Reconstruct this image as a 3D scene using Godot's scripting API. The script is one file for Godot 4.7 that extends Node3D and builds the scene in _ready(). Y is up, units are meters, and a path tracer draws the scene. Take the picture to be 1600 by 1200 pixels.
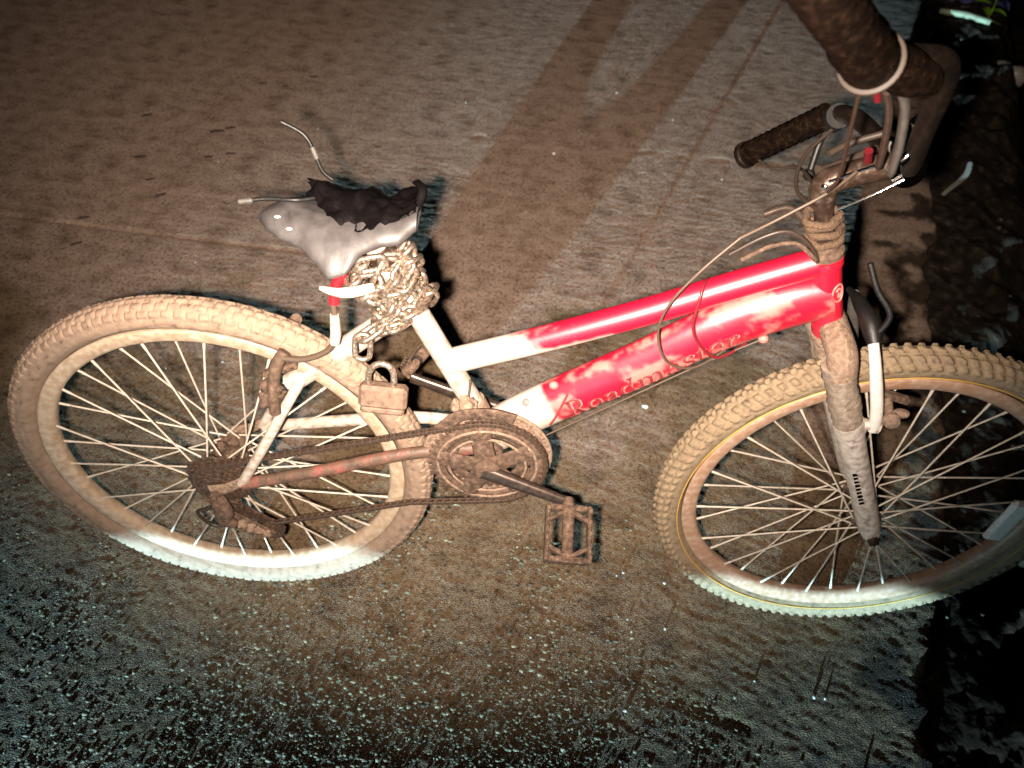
extends Node3D
# A muddy red bicycle with a lock chain on wet brushed concrete at night, lit by the
# camera's flash and by the low cut-off beam of a hooded lamp far to the left.

const LEAN := 0.09
const R := 0.33
const REAR := Vector3(0, 0.33, 0)
const FRONT := Vector3(1.024, 0.33, 0)
const BB := Vector3(0.42, 0.425, 0)
const AX := Vector3(0.986, 0.317, 0)
const UX := Vector3(-0.3256, 0.9455, 0)

var rng := RandomNumberGenerator.new()
var M := {}
var used := {}
var clod := FastNoiseLite.new()
var edge_noise := noise(2.6, 120, 5)

# ---------------------------------------------------------------- mesh builder
class MB:
	var v := PackedVector3Array()
	var n := PackedVector3Array()
	var c := PackedColorArray()
	var i := PackedInt32Array()

	func quad(a: int, b: int, c: int, d: int) -> void:
		i.append_array(PackedInt32Array([a, b, c, a, c, d]))

	func mesh() -> ArrayMesh:
		var a := []
		a.resize(Mesh.ARRAY_MAX)
		a[Mesh.ARRAY_VERTEX] = v
		a[Mesh.ARRAY_NORMAL] = n
		a[Mesh.ARRAY_INDEX] = i
		if c.size(): a[Mesh.ARRAY_COLOR] = c
		var m := ArrayMesh.new()
		m.add_surface_from_arrays(Mesh.PRIMITIVE_TRIANGLES, a)
		return m

	# grid of points, rows x cols, smooth normals
	func grid(p: PackedVector3Array, rows: int, cols: int, wrap_r := false, wrap_c := false) -> void:
		var base := v.size()
		v.append_array(p)
		for r in rows:
			for c in cols:
				var r0 := (r - 1 + rows) % rows if wrap_r else maxi(r - 1, 0)
				var r1 := (r + 1) % rows if wrap_r else mini(r + 1, rows - 1)
				var c0 := (c - 1 + cols) % cols if wrap_c else maxi(c - 1, 0)
				var c1 := (c + 1) % cols if wrap_c else mini(c + 1, cols - 1)
				var d := (p[r1 * cols + c] - p[r0 * cols + c]).cross(p[r * cols + c1] - p[r * cols + c0])
				n.append(d.normalized() if d.length_squared() > 1e-20 else Vector3.UP)
		for r in (rows if wrap_r else rows - 1):
			for c in (cols if wrap_c else cols - 1):
				var ra := (r + 1) % rows
				var ca := (c + 1) % cols
				quad(base + r * cols + c, base + r * cols + ca, base + ra * cols + ca, base + ra * cols + c)

	# swept tube; rad: one radius or one per point; squash: section height factor along the given side direction
	func tube(pts: Array, rad, seg := 12, cap := true, side := Vector3.ZERO, squash := 1.0) -> void:
		var cnt := pts.size()
		var t0: Vector3 = (pts[1] - pts[0]).normalized()
		var u: Vector3 = side if side != Vector3.ZERO else (Vector3.UP if absf(t0.y) < 0.9 else Vector3.RIGHT)
		u = (u - t0 * u.dot(t0)).normalized()
		var base := v.size()
		var tp := t0
		for k in cnt:
			var t: Vector3
			if k == 0: t = (pts[1] - pts[0]).normalized()
			elif k == cnt - 1: t = (pts[k] - pts[k - 1]).normalized()
			else: t = ((pts[k + 1] - pts[k]).normalized() + (pts[k] - pts[k - 1]).normalized()).normalized()
			if tp.cross(t).length() > 1e-6:
				u = u.rotated(tp.cross(t).normalized(), tp.angle_to(t))
			tp = t
			u = (u - t * u.dot(t)).normalized()
			var w := t.cross(u)
			var r: float = rad[k] if rad is Array else rad
			for s in seg:
				var a := TAU * s / seg
				var d := u * cos(a) * squash + w * sin(a)
				v.append(pts[k] + d * r)
				n.append((u * cos(a) + w * sin(a) * squash).normalized())
		for k in cnt - 1:
			for s in seg:
				var s1 := (s + 1) % seg
				quad(base + k * seg + s, base + (k + 1) * seg + s, base + (k + 1) * seg + s1, base + k * seg + s1)
		if cap:
			for e in [0, cnt - 1]:
				var b2 := v.size()
				var dir: Vector3 = ((pts[0] - pts[1]) if e == 0 else (pts[cnt - 1] - pts[cnt - 2])).normalized()
				for s in seg:
					v.append(v[base + e * seg + s])
					n.append(dir)
				v.append(pts[e])
				n.append(dir)
				for s in seg:
					var s1 := (s + 1) % seg
					if e == 0: i.append_array(PackedInt32Array([b2 + seg, b2 + s, b2 + s1]))
					else: i.append_array(PackedInt32Array([b2 + seg, b2 + s1, b2 + s]))

	# tube whose paint colour is asked for at every vertex: f(share along, angle, point)
	func painted(pts: Array, rad, seg: int, side: Vector3, squash: float, f: Callable) -> void:
		var first := v.size()
		tube(pts, rad, seg, true, side, squash)
		for k in range(first, v.size()):
			var s := (k - first) % seg
			var at := mini((k - first) / seg, pts.size() - 1)
			c.append(f.call(float(at) / (pts.size() - 1), TAU * s / seg, v[k]))

	# profile [radius, height] turned round an axis
	func lathe(prof: Array, at: Vector3, axis: Vector3, seg := 32, sharp := true) -> void:
		var y := axis.normalized()
		var x := (Vector3.RIGHT if absf(y.x) < 0.9 else Vector3.UP)
		x = (x - y * x.dot(y)).normalized()
		var z := x.cross(y)
		for k in prof.size() - 1:
			var p0: Vector2 = prof[k]
			var p1: Vector2 = prof[k + 1]
			var e := p1 - p0
			if e.length() < 1e-7: continue
			var nn := Vector2(e.y, -e.x).normalized()
			var n0 := nn
			var n1 := nn
			if not sharp:
				if k > 0:
					var q: Vector2 = p0 - prof[k - 1]
					n0 = (nn + Vector2(q.y, -q.x).normalized()).normalized()
				if k < prof.size() - 2:
					var q2: Vector2 = prof[k + 2] - p1
					n1 = (nn + Vector2(q2.y, -q2.x).normalized()).normalized()
			var b := v.size()
			for s in seg + 1:
				var a := TAU * s / seg
				var d := x * cos(a) + z * sin(a)
				v.append(at + d * p0.x + y * p0.y)
				n.append(d * n0.x + y * n0.y)
				v.append(at + d * p1.x + y * p1.y)
				n.append(d * n1.x + y * n1.y)
			for s in seg:
				quad(b + s * 2, b + s * 2 + 2, b + s * 2 + 3, b + s * 2 + 1)

	# box with chamfered edges
	func box(t: Transform3D, size: Vector3, bev := 0.002) -> void:
		var h := size * 0.5
		var k := h - Vector3.ONE * bev
		var faces := []
		for ax in 3:
			for sg in [-1.0, 1.0]:
				var a := Vector3.ZERO
				a[ax] = sg
				var b := Vector3.ZERO
				b[(ax + 1) % 3] = 1.0
				var c := Vector3.ZERO
				c[(ax + 2) % 3] = 1.0
				var q := []
				for s in [[-1, -1], [1, -1], [1, 1], [-1, 1]]:
					q.append(a * h + b * k * s[0] + c * k * s[1])
				faces.append([q, a])
		for ax in 3:
			for s1 in [-1.0, 1.0]:
				for s2 in [-1.0, 1.0]:
					var b := Vector3.ZERO
					b[(ax + 1) % 3] = s1
					var c := Vector3.ZERO
					c[(ax + 2) % 3] = s2
					var a := Vector3.ZERO
					a[ax] = 1.0
					faces.append([[b * h + c * k - a * k, b * k + c * h - a * k, b * k + c * h + a * k, b * h + c * k + a * k], (b + c).normalized()])
		for f in faces:
			var bs := v.size()
			var q: Array = f[0]
			var nn: Vector3 = f[1]
			if (q[1] - q[0]).cross(q[2] - q[0]).dot(nn) > 0: q.reverse()
			for p in q:
				v.append(t * p)
				n.append((t.basis * nn).normalized())
			quad(bs, bs + 1, bs + 2, bs + 3)
		for sx in [-1.0, 1.0]:
			for sy in [-1.0, 1.0]:
				for sz in [-1.0, 1.0]:
					var s := Vector3(sx, sy, sz)
					var q := [Vector3(h.x, k.y, k.z) * s, Vector3(k.x, h.y, k.z) * s, Vector3(k.x, k.y, h.z) * s]
					if (q[1] - q[0]).cross(q[2] - q[0]).dot(s) > 0: q.reverse()
					var bs := v.size()
					for p in q:
						v.append(t * p)
						n.append((t.basis * s).normalized())
					i.append_array(PackedInt32Array([bs, bs + 1, bs + 2]))

	func lump(c: Vector3, r: float, f: FastNoiseLite) -> void:
		var p := PackedVector3Array()
		for k in 9:
			var a := PI * k / 8.0
			for s in 12:
				var d := Vector3(sin(a) * cos(TAU * s / 12.0), cos(a), -sin(a) * sin(TAU * s / 12.0))
				var q := c * 90.0 + d * 1.1
				p.append(c + d * r * (0.85 + 0.75 * f.get_noise_3d(q.x, q.y, q.z)))
		grid(p, 9, 12, false, true)

	func ball(c: Vector3, r: Vector3, seg := 12, rings := 8) -> void:
		var p := PackedVector3Array()
		var b := v.size()
		for k in rings + 1:
			var a := PI * k / rings
			for s in seg:
				var d := Vector3(sin(a) * cos(TAU * s / seg), cos(a), sin(a) * sin(TAU * s / seg))
				v.append(c + d * r)
				n.append((d / r).normalized())
		for k in rings:
			for s in seg:
				var s1 := (s + 1) % seg
				quad(b + k * seg + s, b + (k + 1) * seg + s, b + (k + 1) * seg + s1, b + k * seg + s1)

func V(x: float, y: float, z := 0.0) -> Vector3:
	return Vector3(x, y, z)

# smooth curve through points
func curve(pts: Array, per := 6) -> Array:
	var out := []
	for k in pts.size() - 1:
		var a: Vector3 = pts[maxi(k - 1, 0)]
		var b: Vector3 = pts[k]
		var c: Vector3 = pts[k + 1]
		var d: Vector3 = pts[mini(k + 2, pts.size() - 1)]
		for s in per:
			out.append(b.cubic_interpolate(c, a, d, float(s) / per))
	out.append(pts[-1])
	return out

# ---------------------------------------------------------------- nodes
func numbered(called: String) -> String:
	used[called] = used.get(called, -1) + 1
	return called if used[called] == 0 else "%s_%03d" % [called, used[called]]

func part(parent: Node, called: String, mb, m: Material) -> MeshInstance3D:
	var o := MeshInstance3D.new()
	o.name = called
	o.mesh = mb.mesh() if mb is MB else mb
	o.material_override = m
	parent.add_child(o, true)
	return o

func sub(parent: Node, called: String) -> Node3D:
	var o := Node3D.new()
	o.name = called
	parent.add_child(o, true)
	return o

func thing(called: String, label: String, category: String, at := Vector3.ZERO, group := "") -> Node3D:
	var o := Node3D.new()
	o.name = numbered(called)
	add_child(o, true)
	o.position = at
	o.set_meta("label", label)
	o.set_meta("category", category)
	if group: o.set_meta("group", group)
	return o

func single(called: String, mb, m: Material, label: String, category: String, at := Vector3.ZERO, group := "") -> MeshInstance3D:
	var o := part(self, numbered(called), mb, m)
	o.position = at
	o.set_meta("label", label)
	o.set_meta("category", category)
	if group: o.set_meta("group", group)
	return o

# ---------------------------------------------------------------- materials
func lin(r: float, g: float, b: float) -> Color:
	return Color(r, g, b).linear_to_srgb()

func noise(freq: float, seed_: int, oct := 4, kind := FastNoiseLite.TYPE_SIMPLEX_SMOOTH, fractal := FastNoiseLite.FRACTAL_FBM) -> FastNoiseLite:
	var f := FastNoiseLite.new()
	f.noise_type = kind
	f.seed = seed_
	f.frequency = freq
	f.fractal_type = fractal
	f.fractal_octaves = oct
	return f

func tex(f: FastNoiseLite, size := 512, stops := [], norm := true) -> NoiseTexture2D:
	var t := NoiseTexture2D.new()
	t.noise = f
	t.width = size
	t.height = size
	t.seamless = true
	t.seamless_blend_skirt = 0.2
	t.normalize = norm
	if stops.size():
		var g := Gradient.new()
		g.offsets = PackedFloat32Array(stops.map(func(s): return s[0]))
		g.colors = PackedColorArray(stops.map(func(s): return s[1]))
		t.color_ramp = g
	return t

func plain(c: Color, rough: float, metal := 0.0) -> StandardMaterial3D:
	var m := StandardMaterial3D.new()
	m.albedo_color = c
	m.roughness = rough
	m.metallic = metal
	return m

# stops: colour ramp over a noise; scale: tiles per metre; bump in cm
func grimy(stops: Array, freq: float, seed_: int, scale: float, rough: float, metal := 0.0, bump := 0.0, bump_freq := 0.05) -> StandardMaterial3D:
	var m := plain(Color.WHITE, rough, metal)
	m.albedo_texture = tex(noise(freq, seed_, 5), 512, stops)
	m.uv1_triplanar = true
	m.uv1_scale = Vector3.ONE * scale
	if bump > 0.0:
		m.heightmap_enabled = true
		m.heightmap_texture = tex(noise(bump_freq, seed_ + 7, 4), 512)
		m.heightmap_scale = bump
	return m

func make_materials() -> void:
	var mud := lin(0.40, 0.285, 0.185)
	var mud_d := lin(0.20, 0.125, 0.075)
	var mud_l := lin(0.52, 0.40, 0.28)
	M.mud_tyre = grimy([[0.0, lin(0.05, 0.037, 0.028)], [0.14, lin(0.13, 0.088, 0.062)], [0.26, lin(0.245, 0.165, 0.115)], [0.7, lin(0.30, 0.212, 0.152)], [1.0, lin(0.38, 0.285, 0.215)]], 0.03, 3, 4.0, 0.85, 0.0, 0.06, 0.12)
	M.mud_tyre2 = grimy([[0.0, lin(0.04, 0.03, 0.024)], [0.15, lin(0.11, 0.076, 0.054)], [0.28, lin(0.21, 0.15, 0.092)], [0.7, lin(0.26, 0.192, 0.118)], [1.0, lin(0.34, 0.26, 0.17)]], 0.03, 13, 4.0, 0.85, 0.0, 0.06, 0.12)
	M.rim = grimy([[0.0, lin(0.30, 0.20, 0.125)], [0.5, lin(0.44, 0.33, 0.23)], [1.0, lin(0.60, 0.51, 0.41)]], 0.03, 5, 4.0, 0.4, 0.0, 0.03)
	M.rim2 = grimy([[0.0, lin(0.32, 0.17, 0.10)], [0.5, lin(0.40, 0.25, 0.17)], [1.0, lin(0.56, 0.43, 0.34)]], 0.03, 6, 4.0, 0.4, 0.0, 0.03)
	M.spoke = grimy([[0.0, lin(0.36, 0.28, 0.2)], [0.4, lin(0.56, 0.48, 0.39)], [1.0, lin(0.7, 0.64, 0.56)]], 0.03, 8, 6.0, 0.45, 0.1)
	M.caked = grimy([[0.0, lin(0.025, 0.015, 0.009)], [0.4, lin(0.08, 0.047, 0.03)], [0.75, lin(0.145, 0.09, 0.06)], [1.0, lin(0.25, 0.175, 0.12)]], 0.02, 21, 8.0, 0.85, 0.0, 0.14, 0.07)
	M.caked_light = grimy([[0.0, lin(0.09, 0.055, 0.036)], [0.45, lin(0.22, 0.145, 0.1)], [0.75, lin(0.33, 0.235, 0.17)], [1.0, lin(0.44, 0.35, 0.27)]], 0.03, 22, 8.0, 0.8, 0.0, 0.14, 0.07)
	M.boot = grimy([[0.0, lin(0.12, 0.085, 0.06)], [0.5, lin(0.26, 0.2, 0.15)], [1.0, lin(0.42, 0.35, 0.28)]], 0.02, 23, 7.0, 0.75, 0.0, 0.12, 0.07)
	M.fork_leg = grimy([[0.0, lin(0.15, 0.105, 0.078)], [0.3, lin(0.34, 0.27, 0.22)], [0.5, lin(0.55, 0.48, 0.42)], [1.0, lin(0.8, 0.75, 0.7)]], 0.02, 24, 6.0, 0.5, 0.2, 0.1, 0.05)
	var red := lin(0.50, 0.008, 0.03)
	M.red = grimy([[0.0, lin(0.42, 0.006, 0.025)], [0.7, red], [0.88, lin(0.52, 0.03, 0.045)], [1.0, lin(0.56, 0.14, 0.12)]], 0.010, 31, 4.0, 0.28, 0.0, 0.02)
	M.red.clearcoat_enabled = true
	M.red.clearcoat = 1.0
	M.red.clearcoat_roughness = 0.4
	M.paint = grimy([[0.0, lin(0.62, 0.55, 0.5)], [0.25, lin(0.9, 0.88, 0.86)], [1.0, Color.WHITE]], 0.03, 39, 4.0, 0.38, 0.0, 0.02)
	M.paint.vertex_color_use_as_albedo = true
	M.paint.clearcoat_enabled = true
	M.paint.clearcoat = 1.0
	M.paint.clearcoat_roughness = 0.4
	M.white = grimy([[0.0, lin(0.16, 0.10, 0.065)], [0.25, lin(0.36, 0.275, 0.21)], [0.5, lin(0.50, 0.42, 0.36)], [1.0, lin(0.64, 0.58, 0.52)]], 0.03, 33, 4.0, 0.35, 0.0, 0.03)
	M.white.clearcoat_enabled = true
	M.white.clearcoat = 0.5
	M.stay_red = grimy([[0.0, lin(0.05, 0.03, 0.02)], [0.45, lin(0.11, 0.066, 0.045)], [0.65, lin(0.15, 0.08, 0.055)], [0.78, lin(0.25, 0.07, 0.055)], [1.0, lin(0.32, 0.16, 0.12)]], 0.012, 35, 5.0, 0.55, 0.0, 0.1)
	M.black = grimy([[0.0, lin(0.002, 0.0018, 0.0016)], [1.0, lin(0.012, 0.0095, 0.008)]], 0.02, 41, 6.0, 0.5, 0.0, 0.03)
	M.grip = grimy([[0.0, lin(0.002, 0.0012, 0.0009)], [0.55, lin(0.005, 0.003, 0.002)], [0.8, lin(0.018, 0.010, 0.006)], [1.0, lin(0.045, 0.026, 0.016)]], 0.02, 42, 9.0, 0.6, 0.0, 0.1)
	M.grip.metallic_specular = 0.12
	M.lever = grimy([[0.0, lin(0.07, 0.062, 0.054)], [1.0, lin(0.15, 0.14, 0.125)]], 0.02, 43, 6.0, 0.4, 0.3)
	M.chrome = plain(lin(0.75, 0.74, 0.72), 0.12, 1.0)
	M.dull_chrome = grimy([[0.0, lin(0.03, 0.017, 0.011)], [0.6, lin(0.075, 0.047, 0.034)], [1.0, lin(0.3, 0.24, 0.2)]], 0.02, 44, 7.0, 0.33, 0.6, 0.05)
	M.chain_lock = grimy([[0.0, lin(0.06, 0.036, 0.022)], [0.35, lin(0.26, 0.18, 0.12)], [0.6, lin(0.52, 0.43, 0.35)], [1.0, lin(0.78, 0.72, 0.65)]], 0.04, 45, 9.0, 0.34, 0.8, 0.05)
	M.padlock = grimy([[0.0, lin(0.08, 0.048, 0.031)], [0.4, lin(0.17, 0.108, 0.075)], [1.0, lin(0.25, 0.17, 0.12)]], 0.015, 46, 8.0, 0.6, 0.1, 0.05)
	M.drive = grimy([[0.0, lin(0.03, 0.02, 0.014)], [0.6, lin(0.09, 0.055, 0.036)], [1.0, lin(0.24, 0.155, 0.1)]], 0.02, 47, 12.0, 0.6, 0.3)
	M.crank = grimy([[0.0, lin(0.03, 0.022, 0.018)], [1.0, lin(0.12, 0.085, 0.065)]], 0.02, 48, 8.0, 0.3, 0.5)
	M.saddle = grimy([[0.0, lin(0.026, 0.021, 0.019)], [0.3, lin(0.046, 0.041, 0.04)], [0.65, lin(0.064, 0.058, 0.057)], [1.0, lin(0.085, 0.077, 0.076)]], 0.022, 51, 4.0, 0.5, 0.0, 0.05, 0.025)
	M.cover = grimy([[0.0, lin(0.002, 0.0015, 0.0015)], [0.6, lin(0.005, 0.0036, 0.004)], [1.0, lin(0.014, 0.010, 0.010)]], 0.01, 52, 5.0, 0.55, 0.0, 0.08)
	M.cover.metallic_specular = 0.2
	M.cable = plain(lin(0.035, 0.024, 0.018), 0.45)
	M.cable_dusty = plain(lin(0.085, 0.058, 0.04), 0.5)
	M.cable_red = plain(lin(0.16, 0.012, 0.018), 0.4)
	M.collar = plain(lin(0.022, 0.013, 0.0075), 0.45)
	M.bar = grimy([[0.0, lin(0.004, 0.0026, 0.002)], [0.6, lin(0.012, 0.0075, 0.0055)], [1.0, lin(0.05, 0.034, 0.026)]], 0.02, 49, 7.0, 0.4, 0.4, 0.05)
	M.red_dim = plain(lin(0.075, 0.003, 0.006), 0.45)
	M.fleck = plain(lin(0.06, 0.04, 0.028), 0.7)
	M.pebble = plain(lin(0.07, 0.055, 0.045), 0.6)
	M.rope = grimy([[0.0, lin(0.025, 0.014, 0.008)], [0.4, lin(0.075, 0.043, 0.024)], [1.0, lin(0.16, 0.095, 0.055)]], 0.05, 53, 12.0, 0.85, 0.0, 0.2)
	M.red_plastic = plain(lin(0.5, 0.012, 0.02), 0.35)
	M.stripe = plain(lin(0.62, 0.36, 0.06), 0.6)
	M.reflector = grimy([[0.0, lin(0.62, 0.56, 0.5)], [1.0, lin(0.82, 0.79, 0.75)]], 0.02, 54, 8.0, 0.35)
	M.letter = plain(lin(0.24, 0.03, 0.035), 0.5)
	M.mark = plain(lin(0.34, 0.10, 0.07), 0.5)
	M.letter_pale = plain(lin(0.55, 0.18, 0.155), 0.5)
	M.leaf = plain(lin(0.16, 0.32, 0.02), 0.45)
	M.leaf.backlight = Color(0.3, 0.4, 0.05)
	M.blade = plain(lin(0.16, 0.15, 0.13), 0.5)
	M.stick = plain(lin(0.3, 0.36, 0.24), 0.6)
	M.stone = grimy([[0.0, lin(0.2, 0.18, 0.16)], [1.0, lin(0.42, 0.39, 0.35)]], 0.03, 55, 9.0, 0.4)

# ---------------------------------------------------------------- ready
func _ready() -> void:
	rng.seed = 11
	clod.seed = 5
	clod.frequency = 0.8
	var cam := Camera3D.new()
	cam.name = "camera"
	add_child(cam)
	cam.position = Vector3(0.447, 1.438, 0.721)
	cam.rotation = Vector3(-0.8614, -0.0025, 0.0667)
	cam.fov = 50.0
	cam.near = 0.02
	cam.far = 200.0
	cam.current = true
	# slightly soft hand-held shot, focused on the frame
	var lens := CameraAttributesPhysical.new()
	lens.frustum_focal_length = 12.0 / tan(deg_to_rad(25.0))
	lens.frustum_focus_distance = 1.1
	lens.frustum_near = 0.02
	lens.frustum_far = 200.0
	lens.exposure_aperture = 5.0
	cam.attributes = lens

	var we := WorldEnvironment.new()
	we.name = "environment"
	var env := Environment.new()
	env.background_mode = Environment.BG_SKY
	var sky := Sky.new()
	var psm := ProceduralSkyMaterial.new()
	psm.sky_top_color = Color(0.06, 0.07, 0.1)
	psm.sky_horizon_color = Color(0.1, 0.1, 0.11)
	psm.ground_bottom_color = Color(0.02, 0.02, 0.02)
	psm.ground_horizon_color = Color(0.1, 0.1, 0.11)
	sky.sky_material = psm
	env.sky = sky
	env.background_energy_multiplier = 0.25
	env.tonemap_mode = Environment.TONE_MAPPER_LINEAR
	env.tonemap_exposure = 1.0
	env.sdfgi_enabled = true
	env.ssao_enabled = true
	env.ssil_enabled = true
	we.environment = env
	add_child(we)

	# the phone's flash, beside the lens
	var flash := SpotLight3D.new()
	flash.name = "camera_flash"
	add_child(flash)
	var right := cam.basis.x
	var up := cam.basis.y
	flash.position = cam.position - right * 0.045 - up * 0.015
	flash.look_at(Vector3(0.33, 0.0, -1.50))
	flash.light_color = lin(1.0, 0.83, 0.69)
	flash.light_energy = 9.2
	flash.spot_angle = 42.0
	flash.spot_angle_attenuation = 1.0
	flash.spot_range = 12.0
	flash.light_size = 0.012
	flash.shadow_enabled = true

	# the hooded lamp: cold beam with a level upper edge
	var lamp_at := Vector3(-4.31, 0.524, 11.2)
	var beam := SpotLight3D.new()
	beam.name = "lamp_beam"
	add_child(beam)
	beam.position = lamp_at
	var heading := (Vector3(0.45, 0, 0) - Vector3(lamp_at.x, 0, lamp_at.z)).normalized()
	var half := 66.0
	var dep := deg_to_rad(half) + 0.0328
	beam.look_at(lamp_at + heading * cos(dep) + Vector3.DOWN * sin(dep))
	beam.light_color = lin(0.45, 0.80, 0.97)
	beam.light_energy = 800.0
	beam.spot_angle = half
	beam.spot_angle_attenuation = 0.0014
	beam.spot_range = 30.0
	beam.light_size = 0.02
	beam.shadow_enabled = true

	make_materials()
	build_ground()
	build_lamp(lamp_at, heading)
	build_bicycle()
	build_lock()
	build_litter()

# ---------------------------------------------------------------- setting
func edge_x(z: float) -> float:
	return 1.275 - 0.285 * z + 0.05 * edge_noise.get_noise_1d(z)

func build_ground() -> void:
	var n1 := noise(9.0, 101, 3)
	var n2 := noise(80.0, 102, 2)
	var nq := noise(1.0, 107, 2)
	var nw := noise(2.4, 108, 5)
	var col := PackedColorArray()
	var nb := noise(1.0, 103, 3)
	var nm := noise(1.6, 104, 3)
	var ds := [0.0, 0.002, 0.006]
	var d := 0.012
	while d < 3.6:
		ds.append(d)
		d += 0.005 if d < 2.4 else 0.009
	var st := 0.02
	while d < 60.0:
		ds.append(d)
		d += st
		st *= 1.25
	ds.append(60.0)
	var zs := []
	var z := -3.3
	st = 0.02
	var pre := []
	var zz := z
	while zz > -60.0:
		zz -= st
		st *= 1.25
		pre.append(zz)
	pre.reverse()
	zs.append_array(pre)
	while z < 0.5:
		zs.append(z)
		z += 0.009 if z < -1.4 else 0.0045
	st = 0.02
	while z < 60.0:
		zs.append(z)
		z += st
		st *= 1.25
	var p := PackedVector3Array()
	p.resize(zs.size() * (ds.size() + 2))
	var k := 0
	for zi in zs.size():
		var z0: float = zs[zi]
		var ex := edge_x(z0)
		for e in 2:
			p[k] = Vector3(ex + 0.004, -0.25 if e == 0 else -0.008, z0)
			col.append(Color(0.5, 0.5, 0.5))
			k += 1
		for di in ds.size():
			var x: float = ex - ds[di]
			var y := 0.0
			if absf(x) < 5.0 and z0 > -5.0 and z0 < 3.0:
				# brush strokes run along x, turning askew towards the verge side
				var turn := 0.088 + 0.34 * smoothstep(-0.9, -0.1, z0)
				var sx := x + z0 * turn
				var sz := z0 - (x - 0.3) * turn
				var rough: float = clampf(0.30 + nm.get_noise_2d(x, z0) * 0.9 + (z0 + 0.15) * 1.3 - (x - 0.2) * 1.0, 0.08, 0.9)
				y = nb.get_noise_2d(x, z0) * 0.002
				y += nb.get_noise_2d(sx * 9.0, sz * 70.0) * 0.0005 * (1.1 - rough * 0.8)
				y += nq.get_noise_2d(sx * 22.0, sz * 60.0) * 0.0004 * (1.0 - rough * 0.5)
				y += n1.get_noise_2d(sx * 2.2, sz * 5.0) * 0.0004
				y += n2.get_noise_2d(x, z0) * 0.0005 * rough
				# tooled joint
				var j := absf(z0 - (-0.994 + (x + 0.947) * 0.088))
				if j < 0.012 and x < 0.25: y -= 0.004 * (1.0 - j / 0.012)
				# hairline crack further back
				var j2 := absf(z0 + 1.507 - (x - 0.3) * 0.045 - nq.get_noise_1d(x * 9.0) * 0.012)
				if j2 < 0.013 and x > 0.28 and x < 1.35: y -= 0.0035 * (1.0 - j2 / 0.013) * clampf(0.6 + nq.get_noise_1d(x * 14.0 + 40.0) * 1.5, 0.0, 1.0)
				# gouge near the front wheel
				var gx := clampf((x - 0.764) / 0.129, 0.0, 1.0)
				var gd := Vector2(x, z0).distance_to(Vector2(0.764, 0.19).lerp(Vector2(0.893, 0.231), gx))
				if gd < 0.016: y -= 0.0022 * (1.0 - gd / 0.016) * (0.6 + nq.get_noise_1d(x * 40.0))
				if ds[di] < 0.03: y -= 0.006 * pow(1.0 - ds[di] / 0.03, 2.0)
			p[k] = Vector3(x, y, z0)
			# ground colour goes darker towards the camera, its outline broken by noise
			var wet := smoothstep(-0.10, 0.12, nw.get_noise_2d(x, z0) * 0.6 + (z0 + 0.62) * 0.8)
			# slab colour goes darker towards its border, broken by noise
			var border_dark := smoothstep(0.0, 0.30, nw.get_noise_2d(x * 3.0, z0 * 3.0) * 0.8 + 0.30 - ds[di] * 3.4)
			col.append((Color(1.0, 0.98, 0.96).lerp(Color(0.64, 0.60, 0.46), wet)).lerp(Color(0.16, 0.15, 0.135), border_dark))
			k += 1
	var mb := MB.new()
	mb.grid(p, zs.size(), ds.size() + 2)
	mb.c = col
	var m := plain(Color.WHITE, 0.5)
	m.albedo_texture = tex(noise(0.005, 61, 6), 1024, [[0.0, lin(0.18, 0.122, 0.088)], [0.25, lin(0.30, 0.214, 0.162)], [0.55, lin(0.38, 0.282, 0.222)], [1.0, lin(0.46, 0.355, 0.285)]])
	m.uv1_triplanar = true
	m.uv1_world_triplanar = true
	m.uv1_scale = Vector3(2.0, 2.0, 3.0)
	m.heightmap_enabled = true
	m.heightmap_texture = tex(noise(0.11, 62, 3), 1024)
	m.heightmap_scale = 0.6
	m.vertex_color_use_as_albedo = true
	m.detail_enabled = true
	m.detail_blend_mode = BaseMaterial3D.BLEND_MODE_MUL
	m.detail_uv_layer = BaseMaterial3D.DETAIL_UV_2
	m.detail_albedo = tex(noise(0.035, 63, 4), 1024, [[0.0, Color(0.35, 0.3, 0.28)], [0.22, Color(0.75, 0.72, 0.7)], [0.5, Color.WHITE], [1.0, Color.WHITE]])
	m.uv2_triplanar = true
	m.uv2_world_triplanar = true
	m.uv2_scale = Vector3.ONE * 2.3
	m.roughness_texture = tex(noise(0.008, 64, 4), 512, [[0.0, Color(0.5, 0.5, 0.5)], [1.0, Color(1, 1, 1)]])
	m.roughness = 0.85
	m.metallic_specular = 0.3
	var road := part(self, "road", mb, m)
	road.set_meta("kind", "structure")

	# bare soil beside the road, falling into a ditch
	var ns := noise(5.0, 110, 4)
	var nf := noise(38.0, 111, 3)
	var cs := []
	var c := -60.0
	while c < -0.3:
		cs.append(c)
		c *= 0.6
	c = -0.3
	while c < 1.4:
		cs.append(c)
		c += 0.012
	st = 0.03
	while c < 60.0:
		cs.append(c)
		c += st
		st *= 1.3
	zs = []
	z = -60.0
	while z < -4.6:
		zs.append(z)
		z *= 0.75
	z = -4.4
	while z < 1.0:
		zs.append(z)
		z += 0.014
	st = 0.04
	while z < 60.0:
		zs.append(z)
		z += st
		st *= 1.35
	p = PackedVector3Array()
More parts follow.
